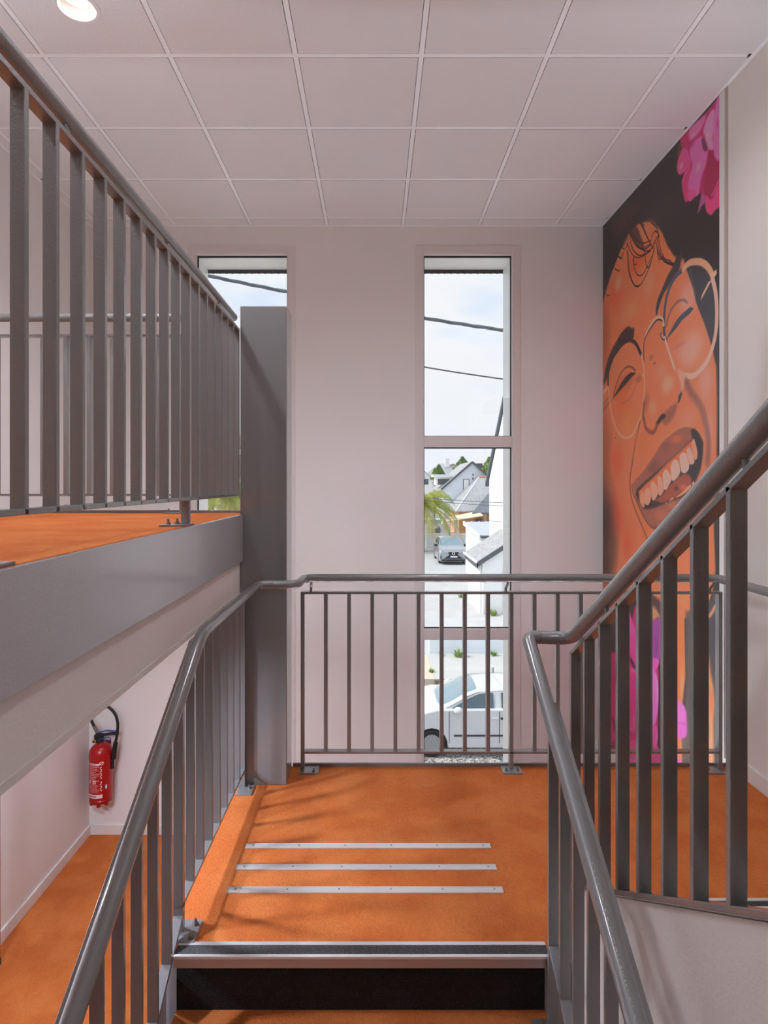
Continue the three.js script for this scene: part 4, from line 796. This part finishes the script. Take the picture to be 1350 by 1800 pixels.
{ // lean-to shed with a slate roof, nearest building
  const x0 = 4.38, zf = -25.5, zb = -28.7, xw = 5.895, ye = EYE - 3.16, yw = EYE - 2.1, t = thing('shed', 'small white lean-to shed with a grey slate roof and white gutter', 'shed', [5, GY, -27]);
  part(t, 'wall', prism([[x0, GY], [xw, GY], [xw, yw - 0.16], [x0, ye - 0.1]], 'z', zb, zf), X.pale);  // bluish front: its shade is put into the wall colour
  part(t, 'lit_side_wall', box(x0 - 0.02, x0, GY, ye - 0.1, zb, zf), X.white);  // same white wall on the sunny side, given a whiter lit colour
  part(t, 'roof', slab([[x0 - 0.15, ye - 0.03, zf + 0.18], [xw, yw, zf + 0.18], [xw, yw, zb - 0.1], [x0 - 0.15, ye - 0.03, zb - 0.1]], 4, 0.05), X.slate);
  part(t, 'fascia', slab([[x0 - 0.17, ye - 0.06, zf + 0.20], [xw, yw - 0.03, zf + 0.20], [xw, yw - 0.03, zf + 0.15], [x0 - 0.17, ye - 0.06, zf + 0.15]], 4, 0.2), X.edge);
  part(t, 'fascia', box(x0 - 0.17, x0 - 0.13, ye - 0.30, ye - 0.08, zb - 0.1, zf + 0.2), X.edge);
  part(t, 'gutter', tube([[x0 - 0.21, ye - 0.05, zb - 0.1], [x0 - 0.21, ye - 0.05, zf + 0.22]], 0.055, 0.1, 8), X.white);
  part(t, 'downpipe', rod([x0 + 0.1, GY, zf + 0.06], [x0 + 0.1, ye - 0.12, zf + 0.06], 0.05, 8), X.white);
  part(t, 'door', box(5.3, 5.85, GY, GY + 1.9, zf, zf + 0.04), X.white);
}
{ // metal-roofed outbuilding
  const x0 = 5.5, zn = -32.0, zf = -37.9, yn = EYE - 2.67, yf = EYE - 2.32, x1 = 12, t = thing('shed', 'white outbuilding with a pale standing-seam metal roof behind the slate-roofed shed', 'shed', [8, GY, -35]);
  part(t, 'wall', prism([[zf, GY], [zn - 0.3, GY], [zn - 0.3, yn - 0.12], [zf, yf - 0.12]], 'x', x0 + 0.1, x1), X.white);
  part(t, 'roof', slab([[x0, yn, zn], [x1, yn, zn], [x1, yf, zf - 0.1], [x0, yf, zf - 0.1]], 4, 0.1), X.metalRoof);
  for (let k = 0; k < 10; k++) part(t, 'roof_seam', beam([x0 + 0.02 + k * 0.45, yn + 0.02, zn], [x0 + 0.02 + k * 0.45, yf + 0.02, zf - 0.1], 0.03, 0.05), X.metalRoof);
  part(t, 'verge_board', beam([x0 - 0.03, yn - 0.09, zn], [x0 - 0.03, yf - 0.09, zf - 0.1], 0.05, 0.24), X.blue);
  part(t, 'gutter', rod([x0, yn - 0.08, zn + 0.07], [x1, yn - 0.08, zn + 0.07], 0.07, 8), X.edge);
  part(t, 'downpipe', rod([x0 + 0.55, GY, zn - 0.2], [x0 + 0.55, yn - 0.1, zn - 0.02], 0.05, 8), X.cream);
}
{ // gabled pale house
  const z = -62, zb = -71, cx = 9.8, hw = 3.15, ya = EYE + 2.3, ye = EYE - 0.35, t = thing('house', 'pale blue-grey gabled house with a low slate-roofed wing over apricot walls', 'house', [cx, YY, -66]);
  part(t, 'wall', prism([[cx - 2.85, YY], [cx + 2.85, YY], [cx + 2.85, ye + 0.1], [cx, ya - 0.15], [cx - 2.85, ye + 0.1]], 'z', zb, z), X.blue);
  const L = slab([[cx, ya, z + 0.25], [cx - hw, ye - 0.12, z + 0.25], [cx - hw, ye - 0.12, zb], [cx, ya, zb]], 4, 0.16), R = slab([[cx, ya, z + 0.25], [cx, ya, zb], [cx + hw, ye - 0.12, zb], [cx + hw, ye - 0.12, z + 0.25]], 4, 0.16);
  part(t, 'roof', L, X.slate); part(t, 'roof', R, X.slate);
  part(t, 'verge_board', merge(beam([cx, ya - 0.08, z + 0.28], [cx - hw, ye - 0.2, z + 0.28], 0.06, 0.2), beam([cx, ya - 0.08, z + 0.28], [cx + hw, ye - 0.2, z + 0.28], 0.06, 0.2)), X.edge);
  const w = part(t, 'window', box(cx - 0.9, cx - 0.28, EYE - 0.55, EYE + 0.5, z, z + 0.05), X.edge); part(w, 'shutter', box(cx - 0.84, cx - 0.34, EYE - 0.55, EYE + 0.44, z + 0.03, z + 0.06), X.white);
  for (const dy of [0.95, 0.55]) part(t, 'wall_vent', box(cx + 0.02, cx + 0.16, EYE + dy - 0.08, EYE + dy + 0.08, z, z + 0.05), X.edge);
  for (let k = 0; k < 16; k++) part(t, 'siding_joint', box(cx - 2.85, cx - 1.0 + 0.11 * k, EYE - 2.4 + k * 0.16, EYE - 2.385 + k * 0.16, z, z + 0.015), X.pale);
  const d = part(t, 'dormer', box(cx - 3.5, cx - 1.9, EYE - 0.1, EYE + 0.75, z - 3.5, z - 1.4), X.white); part(d, 'dormer_roof', box(cx - 3.8, cx - 1.6, EYE + 0.75, EYE + 1.0, z - 3.6, z - 1.1), X.pale); part(d, 'pane', box(cx - 3.3, cx - 2.1, EYE - 0.05, EYE + 0.55, z - 1.42, z - 1.36), X.edge);
  part(t, 'chimney', box(cx + 0.9, cx + 1.6, ya - 0.6, ya - 0.1, z - 3.6, z - 3), X.edge);
  // its low wing with a hipped slate roof over apricot walls
  const A = at(842, 839, 61), A2 = [A[0] + 9, A[1], A[2]], E0 = at(802, 898, 54.5), E1 = [E0[0] + 11, E0[1], E0[2]], B0 = [E0[0], E0[1], -66], V = at(858, 851, 58.5);
  part(t, 'roof', slab([A, E0, E1, A2], 4, 0.12), X.slate); part(t, 'roof', slab([A, B0, E0], 3, 0.12), X.slate);
  part(t, 'ridge_tiles', rod(A, A2, 0.13, 8), std(0xc98d78, 0.8));
  part(t, 'hip_tiles', rod(A, E0, 0.07, 6), X.pale);
  const S0 = [...at(815, 900, 54.2)], S1 = [...at(858, 846, 57.8)];
  part(t, 'roof_wing', slab([[S1[0] + 1, S1[1], S1[2]], [S0[0] + 0.6, S0[1], S0[2] + 1], [S0[0] + 5, S0[1], S0[2] + 1], [S1[0] + 4, S1[1], S1[2]]], 4, 0.12), std(0xb3b9c2, 0.7, { map: slateTex }));
  part(t, 'wall', box(E0[0] + 0.3, E1[0], YY, E0[1] - 0.1, -62, -55), X.orange);
  part(t, 'door_opening', box(...[E0[0] + 1.75, E0[0] + 2.3], YY, YY + 1.5, -55, -54.94), X.edge);
  part(t, 'pilaster', box(E0[0] + 2.5, E0[0] + 2.75, YY, E0[1] - 0.1, -55, -54.85), X.cream);
}
{ const t = thing('awning', 'cream sail awning on a pale post in front of the apricot wall', 'awning', [8, YY, -53.5]);
  const a = at(783, 917, 52), b = at(840, 898, 54.4), c = at(812, 907, 52);
  part(t, 'canopy', slab([a, [b[0], b[1] - 0.25, -51.6], b, [a[0] + 0.6, a[1] + 0.3, -54.4]], 4, 0.06), X.cream);
  part(t, 'post', box(at(801, 0, 53)[0] - 0.12, at(801, 0, 53)[0] + 0.14, GY, a[1] + 0.25, -53.1, -52.85), X.white);
}
{ const a = at(767, 814, 88), t = thing('house', 'distant grey hip-roofed house with a chimney beyond the conifers', 'house', [a[0], YY, -92]);
  const y = a[1], e = EYE + 0.3, cx = a[0] + 0.9;
  part(t, 'roof', slab([[cx - 0.3, y, -90], [cx - 3.8, e, -86], [cx + 4.6, e, -86], [cx + 0.9, y, -90]], 4, 0.15), X.slate); part(t, 'roof', slab([[cx - 0.3, y, -90], [cx - 3.8, e, -94], [cx - 3.8, e, -86]], 3, 0.15), X.slate); part(t, 'roof', slab([[cx + 0.9, y, -90], [cx + 4.6, e, -86], [cx + 4.6, e, -94]], 3, 0.15), X.slate);
  part(t, 'wall', box(cx - 3.5, cx + 4.3, YY, e - 0.05, -93.5, -86.4), X.white); part(t, 'chimney', box(cx + 0.5, cx + 1.1, y - 0.6, y + 0.7, -89.6, -89), X.white);
}
{ const a = at(746, 824, 78), t = thing('house', 'small distant white gabled house at the left edge of the right-hand window', 'house', [a[0], YY, -82]);
  part(t, 'wall', prism([[a[0] - 1.6, YY], [a[0] + 1.0, YY], [a[0] + 1.0, a[1] - 1.2], [a[0] - 0.3, a[1] - 0.1], [a[0] - 1.6, a[1] - 1.2]], 'z', -84, -78), X.white);
  part(t, 'roof', merge(slab([[a[0] - 0.3, a[1], -77.8], [a[0] - 1.8, a[1] - 1.35, -77.8], [a[0] - 1.8, a[1] - 1.35, -84], [a[0] - 0.3, a[1], -84]], 4, 0.12), slab([[a[0] - 0.3, a[1], -77.8], [a[0] - 0.3, a[1], -84], [a[0] + 1.2, a[1] - 1.35, -84], [a[0] + 1.2, a[1] - 1.35, -77.8]], 4, 0.12)), X.slate);
  part(t, 'window', box(a[0] - 0.1, a[0] + 0.5, a[1] - 2.0, a[1] - 1.3, -78, -77.95), X.edge);
}
{ const a = at(797, 815, 95), t = thing('house', 'far cream gable peeping out beside the tree tops', 'house', [a[0], YY, -98]);
  part(t, 'wall', prism([[a[0] - 1.9, YY], [a[0] + 2, YY], [a[0] + 2, a[1] - 1.5], [a[0], a[1] - 0.1], [a[0] - 1.9, a[1] - 1.5]], 'z', -99, -95), X.cream);
  part(t, 'roof', merge(slab([[a[0], a[1], -94.8], [a[0] - 2.2, a[1] - 1.7, -94.8], [a[0] - 2.2, a[1] - 1.7, -99], [a[0], a[1], -99]], 4, 0.12), slab([[a[0], a[1], -94.8], [a[0], a[1], -99], [a[0] + 2.2, a[1] - 1.7, -99], [a[0] + 2.2, a[1] - 1.7, -94.8]], 4, 0.12)), X.edge);
}
// ---- things in the yard
{ const t = thing('fence', 'white fence of horizontal boards behind the silver car', 'fence', [6.5, GY, -52.1]);
  for (let k = 0; k < 4; k++) part(t, 'board', rbox(3.2, 11, GY + 0.58 + k * 0.165, GY + 0.73 + k * 0.165, -52.2, -52.15, 0.01), X.white);
  part(t, 'base', box(3.2, 11, GY, GY + 0.58, -52.28, -52.16), X.pale);
  for (const x of [4.4, 6.5, 8.6, 10.7]) part(t, 'post', rbox(x - 0.06, x + 0.06, GY, GY + 1.26, -52.15, -52.05, 0.01), X.white); }
{ const p = at(781, 926, 53.8), t = thing('gate', 'plain white garden gate beside the grey bins', 'gate', [p[0], YY, p[2]]);
  part(t, 'panel', rbox(p[0] - 0.52, p[0] + 0.55, YY, YY + 1.12, p[2] - 0.05, p[2], 0.01), X.white); part(t, 'gate_post', rbox(p[0] - 0.66, p[0] - 0.55, YY, YY + 1.25, p[2] - 0.05, p[2] + 0.02, 0.01), X.concrete); part(t, 'latch', box(p[0] - 0.5, p[0] - 0.42, YY + 0.75, YY + 0.9, p[2], p[2] + 0.04), X.edge); }
{ const p = at(752, 923, 54.2), t = thing('garden_wall', 'low white wall with a green tiled top behind the bins', 'wall', [p[0], YY, p[2]]);
  part(t, 'wall', box(p[0] - 3, p[0] + 1.15, YY, YY + 1.15, p[2] - 0.2, p[2]), X.white); part(t, 'coping', prism([[p[2] - 0.45, YY + 1.15], [p[2] + 0.2, YY + 1.15], [p[2] - 0.1, YY + 1.45]], 'x', p[0] - 3, p[0] + 1.15), std(0x7c8b74, 0.8)); }
for (const [px, lid, w] of [[762.3, 0xd8c35a, 'left grey wheelie bin, with a yellow lid, by the white garden wall'], [770.2, 0x6d7f8d, 'right grey wheelie bin, with a grey lid, by the white gate']]) {
  const p = at(px, 927, 53.3), t = thing('wheelie_bin', w, 'bin', [p[0], YY, p[2]]);
  part(t, 'body', lathe([[0.0, 0.08], [0.17, 0.08], [0.21, 0.72], [0, 0.72]], p[0], YY, p[2], 4).translate(0, 0, 0), X.binGrey); part(t, 'lid', rbox(p[0] - 0.17, p[0] + 0.17, YY + 0.72, YY + 0.80, p[2] - 0.17, p[2] + 0.19, 0.02), std(lid, 0.6)); part(t, 'wheels', uvm(new THREE.CylinderGeometry(0.08, 0.08, 0.3, 12).rotateZ(Math.PI / 2).translate(p[0], YY + 0.08, p[2] - 0.1)), X.tyre);
}
{ const p = at(795, 935, 53), t = thing('garden_chair', 'small red garden chair in front of the apricot wall', 'chair', [p[0], YY, p[2]]), x = p[0], z = p[2], c = X.redPlastic;
  part(t, 'seat', rbox(x - 0.22, x + 0.22, YY + 0.38, YY + 0.42, z - 0.2, z + 0.2, 0.01), c); part(t, 'backrest', rbox(x + 0.19, x + 0.23, YY + 0.42, YY + 0.8, z - 0.2, z + 0.2, 0.01), c);
  for (const [a, b] of [[-0.2, -0.18], [0.2, -0.18], [-0.2, 0.18], [0.2, 0.18]]) part(t, 'leg', rbox(x + a - 0.025, x + a + 0.025, YY, YY + 0.38, z + b - 0.025, z + b + 0.025, 0.006), c); }
{ const p = at(866, 1172, 15.2), t = thing('bollard', 'slim pale green metal post standing behind the white car', 'post', [p[0], RY, p[2]]);
  part(t, 'pole', cyl(0.032, 0.032, p[1] - RY, p[0], RY, p[2], 14), std(0xb7c4bd, 0.5)); part(t, 'cap', lathe([[0, 0.02], [0.03, 0.012], [0.036, 0], [0.034, -0.012]], p[0], p[1], p[2], 14), X.white); }
function cable(label, pts, r, strands) {
  const P = pts.map((p) => new THREE.Vector3(...p)), curve = new THREE.CatmullRomCurve3(P), g = [];
  for (let s = 0; s < strands; s++) { const q = []; for (let k = 0; k <= 90; k++) { const p = curve.getPoint(k / 90), a = k * 0.55 + s * 2.094, o = strands > 1 ? r * 1.05 : 0; p.y += Math.cos(a) * o; p.z += Math.sin(a) * o; q.push(p); } g.push(uvm(new THREE.TubeGeometry(new THREE.CatmullRomCurve3(q), 90, r, 6))); }
  solid('overhead_cable', merge(g), X.cable, label, 'cable');
}
cable('thick twisted overhead cable, highest in both windows', [at(-330, 300, 9), at(200, 449, 9), at(367, 485, 9), at(504, 513, 9), at(745, 559, 9), at(888, 581, 9), at(1250, 630, 9), at(1750, 680, 9)], 0.0145, 3);
cable('thin overhead cable crossing the sky below the thick one', [at(500, 597, 9), at(745, 645, 9), at(888, 667, 9), at(1250, 716, 9), at(1700, 770, 9)], 0.011, 1);
cable('upper of two fine wires in front of the slate roof', [at(640, 864, 24), at(795, 879, 24), at(888, 884, 24), at(920, 885.3, 24)], 0.012, 1);
cable('lower of two fine wires in front of the slate roof', [at(640, 868, 24), at(795, 884, 24), at(888, 889.5, 24), at(920, 891, 24)], 0.012, 1);
cable('faint wire across the white gable wall above the sheds', [at(700, 905, 24.5), at(838, 914, 24.5), at(888, 917.5, 24.5), at(915, 919, 24.5)], 0.009, 1);
// ---- cars
function wheel(parent, x, y, z, r, axis) {
  const tr = (g) => { if (axis === 'x') g.rotateZ(Math.PI / 2); else g.rotateX(Math.PI / 2); return uvm(g.translate(x, y, z)); };
  const w = part(parent, 'wheel', tr(new THREE.LatheGeometry([[r * 0.62, -0.09], [r * 0.9, -0.1], [r, -0.07], [r, 0.07], [r * 0.9, 0.1], [r * 0.62, 0.09]].map((p) => new THREE.Vector2(...p)), 26)), X.tyre);
  part(w, 'rim', tr(new THREE.CylinderGeometry(r * 0.63, r * 0.63, 0.17, 20)), X.rim, [0, 0, 0]);
}
{ // white hatchback parked along the street, nose to the left
  const fx = 0.42, zn = -12.62, zf = -14.25, zc = (zn + zf) / 2, hw = (zn - zf) / 2, y = RY, t = thing('car', 'white hatchback parked along the kerb right below the window', 'car', [fx + 2, y, zc]);
  const hood = [[0, 0.42], [0.02, 0.60], [0.12, 0.74], [0.5, 0.86], [0.86, 0.95]], low = [[3.95, 0.95], [4.0, 0.62], [3.97, 0.28], [3.9, 0.22]];
  const arch = (c) => { const a = []; for (let k = 0; k <= 10; k++) { const q = Math.PI * k / 10; a.push([c + 0.36 * Math.cos(q), 0.22 + 0.40 * Math.sin(q)]); } return a; };
  const s = new THREE.Shape([...hood, [3.9, 0.97], ...low, ...arch(3.3), ...arch(0.75), [0.1, 0.22]].map(([a, b]) => new THREE.Vector2(fx + a, y + b)));
  part(t, 'body', uvm(new THREE.ExtrudeGeometry(s, { depth: 2 * hw - 0.14, bevelEnabled: true, bevelThickness: 0.07, bevelSize: 0.035, bevelSegments: 4, curveSegments: 8 }).translate(0, 0, zf + 0.07)), X.carWhite);
  const top = [[0.86, 0.95], [1.02, 1.05], [1.5, 1.33], [1.72, 1.42], [2.3, 1.46], [3.1, 1.43], [3.55, 1.36], [3.85, 1.1], [3.93, 0.97]].map(([q, h]) => [q, h > 0.96 ? 0.96 + (h - 0.96) * 0.80 : h]), wide = (h) => mix(hw - 0.07, hw - 0.24, smooth(0.95, 1.5, h)), n = 8;
  const strip = (a, b, off = 0) => { const pos = [], idx = []; for (let i = a; i <= b; i++) for (let k = 0; k <= n; k++) { const q = k / n * 2 - 1, w = wide(top[i][1]) * (1 - (off ? 0.10 : 0)); pos.push([fx + top[i][0], y + top[i][1] - 0.05 * q * q * q * q + off, zc + q * w]); } for (let i = 0; i < b - a; i++) for (let k = 0; k < n; k++) { const p = i * (n + 1) + k; idx.push(p, p + 1, p + n + 1, p + 1, p + n + 2, p + n + 1); } const g = new THREE.BufferGeometry(); g.setAttribute('position', new THREE.Float32BufferAttribute(pos.flat(), 3)); g.setIndex(idx); g.computeVertexNormals(); return uvm(g); };
  part(t, 'roof', strip(0, 8), X.carWhite);
  const sidePoly = (pts, sd, off) => pts.map(([a, b]) => [a, off && b > 0.96 ? 0.96 + (b - 0.96) * 0.80 : b]).map(([a, b]) => [fx + a, y + b, zc + sd * (wide(b) + off)]);
  const face = (pts, sd, off) => { const q = sidePoly(pts, sd, off), idx = []; for (let i = 1; i + 1 < q.length; i++) idx.push(...(sd > 0 ? [0, i + 1, i] : [0, i, i + 1])); return poly(q, idx); };
  for (const sd of [1, -1]) part(t, 'side_panel', face([[0.86, 0.93], ...top.map(([a, b]) => [a, b - 0.05]), [3.93, 0.93]], sd, 0), X.carWhite);
  part(t, 'windscreen', strip(0, 3, 0.012), X.carGlass);
  for (const sd of [1, -1]) {
    part(t, 'side_window', face([[1.16, 0.99], [1.52, 1.22], [1.74, 1.33], [1.95, 1.355], [2.04, 1.36], [2.04, 0.985]], sd, 0.012), X.carGlassDark);
    part(t, 'side_window', face([[2.2, 0.985], [2.2, 1.36], [2.7, 1.36], [2.95, 1.33], [2.95, 0.985]], sd, 0.012), X.carGlassDark);
    part(t, 'side_window', face([[3.03, 0.985], [3.03, 1.32], [3.35, 1.27], [3.6, 0.985]], sd, 0.012), X.carGlassDark);
    part(t, 'rubbing_strip', rbox(fx + 1.2, fx + 2.85, y + 0.44, y + 0.47, zc + sd * (hw + 0.005) - 0.012, zc + sd * (hw + 0.005) + 0.012, 0.004), M.dark);
    part(t, 'door_handle', merge(rbox(fx + 1.98, fx + 2.12, y + 0.79, y + 0.83, zc + sd * (hw + 0.02) - 0.015, zc + sd * (hw + 0.02) + 0.015, 0.008)), X.carWhite);
    part(t, 'door_handle', merge(rbox(fx + 2.16, fx + 2.3, y + 0.79, y + 0.83, zc + sd * (hw + 0.02) - 0.015, zc + sd * (hw + 0.02) + 0.015, 0.008)), M.dark);
    part(t, 'door_gap', merge(box(fx + 1.1, fx + 1.115, y + 0.3, y + 0.95, zc + sd * (hw - 0.01) - 0.014, zc + sd * (hw - 0.01) + 0.014), box(fx + 2.13, fx + 2.145, y + 0.3, y + 0.95, zc + sd * (hw - 0.01) - 0.014, zc + sd * (hw - 0.01) + 0.014)), X.edge);
    const mz = zc + sd * (hw + 0.1); part(t, 'mirror', uvm(new THREE.SphereGeometry(0.1, 16, 12).scale(1.0, 0.75, 0.9).translate(fx + 1.28, y + 1.0, mz)), X.carWhite);
    part(t, 'mirror_arm', rod([fx + 1.22, y + 0.95, zc + sd * (hw - 0.05)], [fx + 1.22, y + 0.97, mz], 0.03, 8), M.dark);
    for (const wx of [0.75, 3.3]) wheel(t, fx + wx, y + 0.29, zc + sd * (hw - 0.1), 0.29, 'z');
    part(t, 'headlamp', uvm(new THREE.SphereGeometry(0.13, 14, 10).scale(1, 0.7, 0.8).translate(fx + 0.16, y + 0.66, zc + sd * 0.55)), X.carGlass);
  }
}
{ // silver crossover facing the building
  const p = at(797, 991, 41), x = p[0], z = p[2], y = GY, hw = 0.92, t = thing('car', 'silver grey crossover facing the building in the parking yard', 'car', [x, y, z - 2.2]);
  const arch = (c) => { const a = []; for (let k = 0; k <= 10; k++) { const q = Math.PI * k / 10; a.push([c + 0.42 * Math.cos(q), 0.26 + 0.46 * Math.sin(q)]); } return a; };
  // profile in (distance back from the nose, height)
  const prof = [[0, 0.5], [0.03, 0.8], [0.18, 0.97], [0.7, 1.07], [1.25, 1.12], [4.4, 1.12], [4.55, 0.8], [4.5, 0.35], ...arch(3.7), ...arch(0.95), [0.1, 0.28]];
  const s = new THREE.Shape(prof.map(([a, b]) => new THREE.Vector2(a, b))), g = new THREE.ExtrudeGeometry(s, { depth: 2 * hw - 0.24, bevelEnabled: true, bevelThickness: 0.12, bevelSize: 0.06, bevelSegments: 4 });
  g.translate(0, 0, -hw + 0.12).rotateY(Math.PI / 2).translate(x, y, z); part(t, 'body', uvm(g), X.carSilver);
  const P = (b, h, w) => [x + w, y + h, z - b], cab = (w0, w1) => [P(1.2, 1.12, -w0), P(1.2, 1.12, w0), P(2.05, 1.6, w1), P(2.05, 1.6, -w1), P(3.7, 1.6, -w1), P(3.7, 1.6, w1), P(4.35, 1.1, w0), P(4.35, 1.1, -w0)];
  const c = cab(0.84, 0.64); const cr = P(2.05, 1.65, 0), cb = P(3.6, 1.66, 0);
  part(t, 'windscreen', poly([c[0], c[1], c[2], cr, c[3]], [0, 1, 2, 0, 2, 3, 0, 3, 4]), X.carGlass);
  part(t, 'roof', poly([c[3], cr, c[2], c[5], cb, c[4]], [0, 1, 4, 0, 4, 5, 1, 2, 3, 1, 3, 4]), X.carSilver);
  part(t, 'rear_window', poly([c[4], cb, c[5], c[6], c[7]], [0, 1, 2, 0, 2, 3, 0, 3, 4]), X.carGlassDark);
  for (const sd of [1, -1]) {
    part(t, 'side_window', poly([P(1.2, 1.12, sd * 0.84), P(2.05, 1.6, sd * 0.64), P(3.7, 1.6, sd * 0.64), P(4.35, 1.1, sd * 0.84)], sd > 0 ? [0, 2, 1, 0, 3, 2] : [0, 1, 2, 0, 2, 3]), X.carGlassDark);
    part(t, 'pillar', merge(beam(P(1.15, 1.13, sd * 0.84), P(2.05, 1.61, sd * 0.645), 0.06, 0.05), beam(P(2.05, 1.61, sd * 0.645), P(3.7, 1.61, sd * 0.645), 0.06, 0.05), beam(P(2.7, 1.1, sd * 0.845), P(2.7, 1.6, sd * 0.65), 0.05, 0.06)), X.carSilver);
    for (const b of [0.95, 3.7]) wheel(t, x + sd * (hw - 0.12), y + 0.35, z - b, 0.35, 'x');
    part(t, 'headlamp', poly([P(0.0, 0.86, sd * 0.5), P(0.22, 0.96, sd * 0.92), P(0.26, 0.84, sd * 0.95), P(0.0, 0.76, sd * 0.6)].map(([a, b, e]) => [a, b, e + 0.1]), sd > 0 ? [0, 2, 1, 0, 3, 2] : [0, 1, 2, 0, 2, 3]), X.carGlass);
    part(t, 'fog_lamp', poly([P(-0.06, 0.66, sd * 0.78), P(-0.02, 0.62, sd * 0.9), P(-0.02, 0.4, sd * 0.9), P(-0.06, 0.44, sd * 0.8)].map(([a, b, e]) => [a, b, e + 0.05]), sd > 0 ? [0, 2, 1, 0, 3, 2] : [0, 1, 2, 0, 2, 3]), X.edge);
    part(t, 'mirror', uvm(new THREE.SphereGeometry(0.13, 12, 8).scale(1, 0.7, 0.6).translate(x + sd * 1.02, y + 1.18, z - 1.5)), M.dark);
  }
  part(t, 'grille', prism([[x - 0.36, y + 0.86], [x + 0.36, y + 0.86], [x + 0.27, y + 0.68], [x + 0.62, y + 0.42], [x - 0.62, y + 0.42], [x - 0.27, y + 0.68]], 'z', z + 0.02, z + 0.075), M.dark);
  part(t, 'emblem', uvm(new THREE.TorusGeometry(0.07, 0.014, 6, 18).scale(1.25, 1, 1).translate(x, y + 0.76, z + 0.08)), X.alu);
  part(t, 'number_plate', merge(box(x - 0.26, x + 0.26, y + 0.5, y + 0.61, z + 0.075, z + 0.09)), X.white); part(t, 'plate_band', box(x - 0.26, x - 0.21, y + 0.5, y + 0.61, z + 0.09, z + 0.094), std(0x3a67b5, 0.6));
  part(t, 'lower_bumper', rbox(x - 0.78, x + 0.78, y + 0.25, y + 0.36, z - 0.1, z + 0.05, 0.03), M.dark);
}
renderer.render(scene, camera);
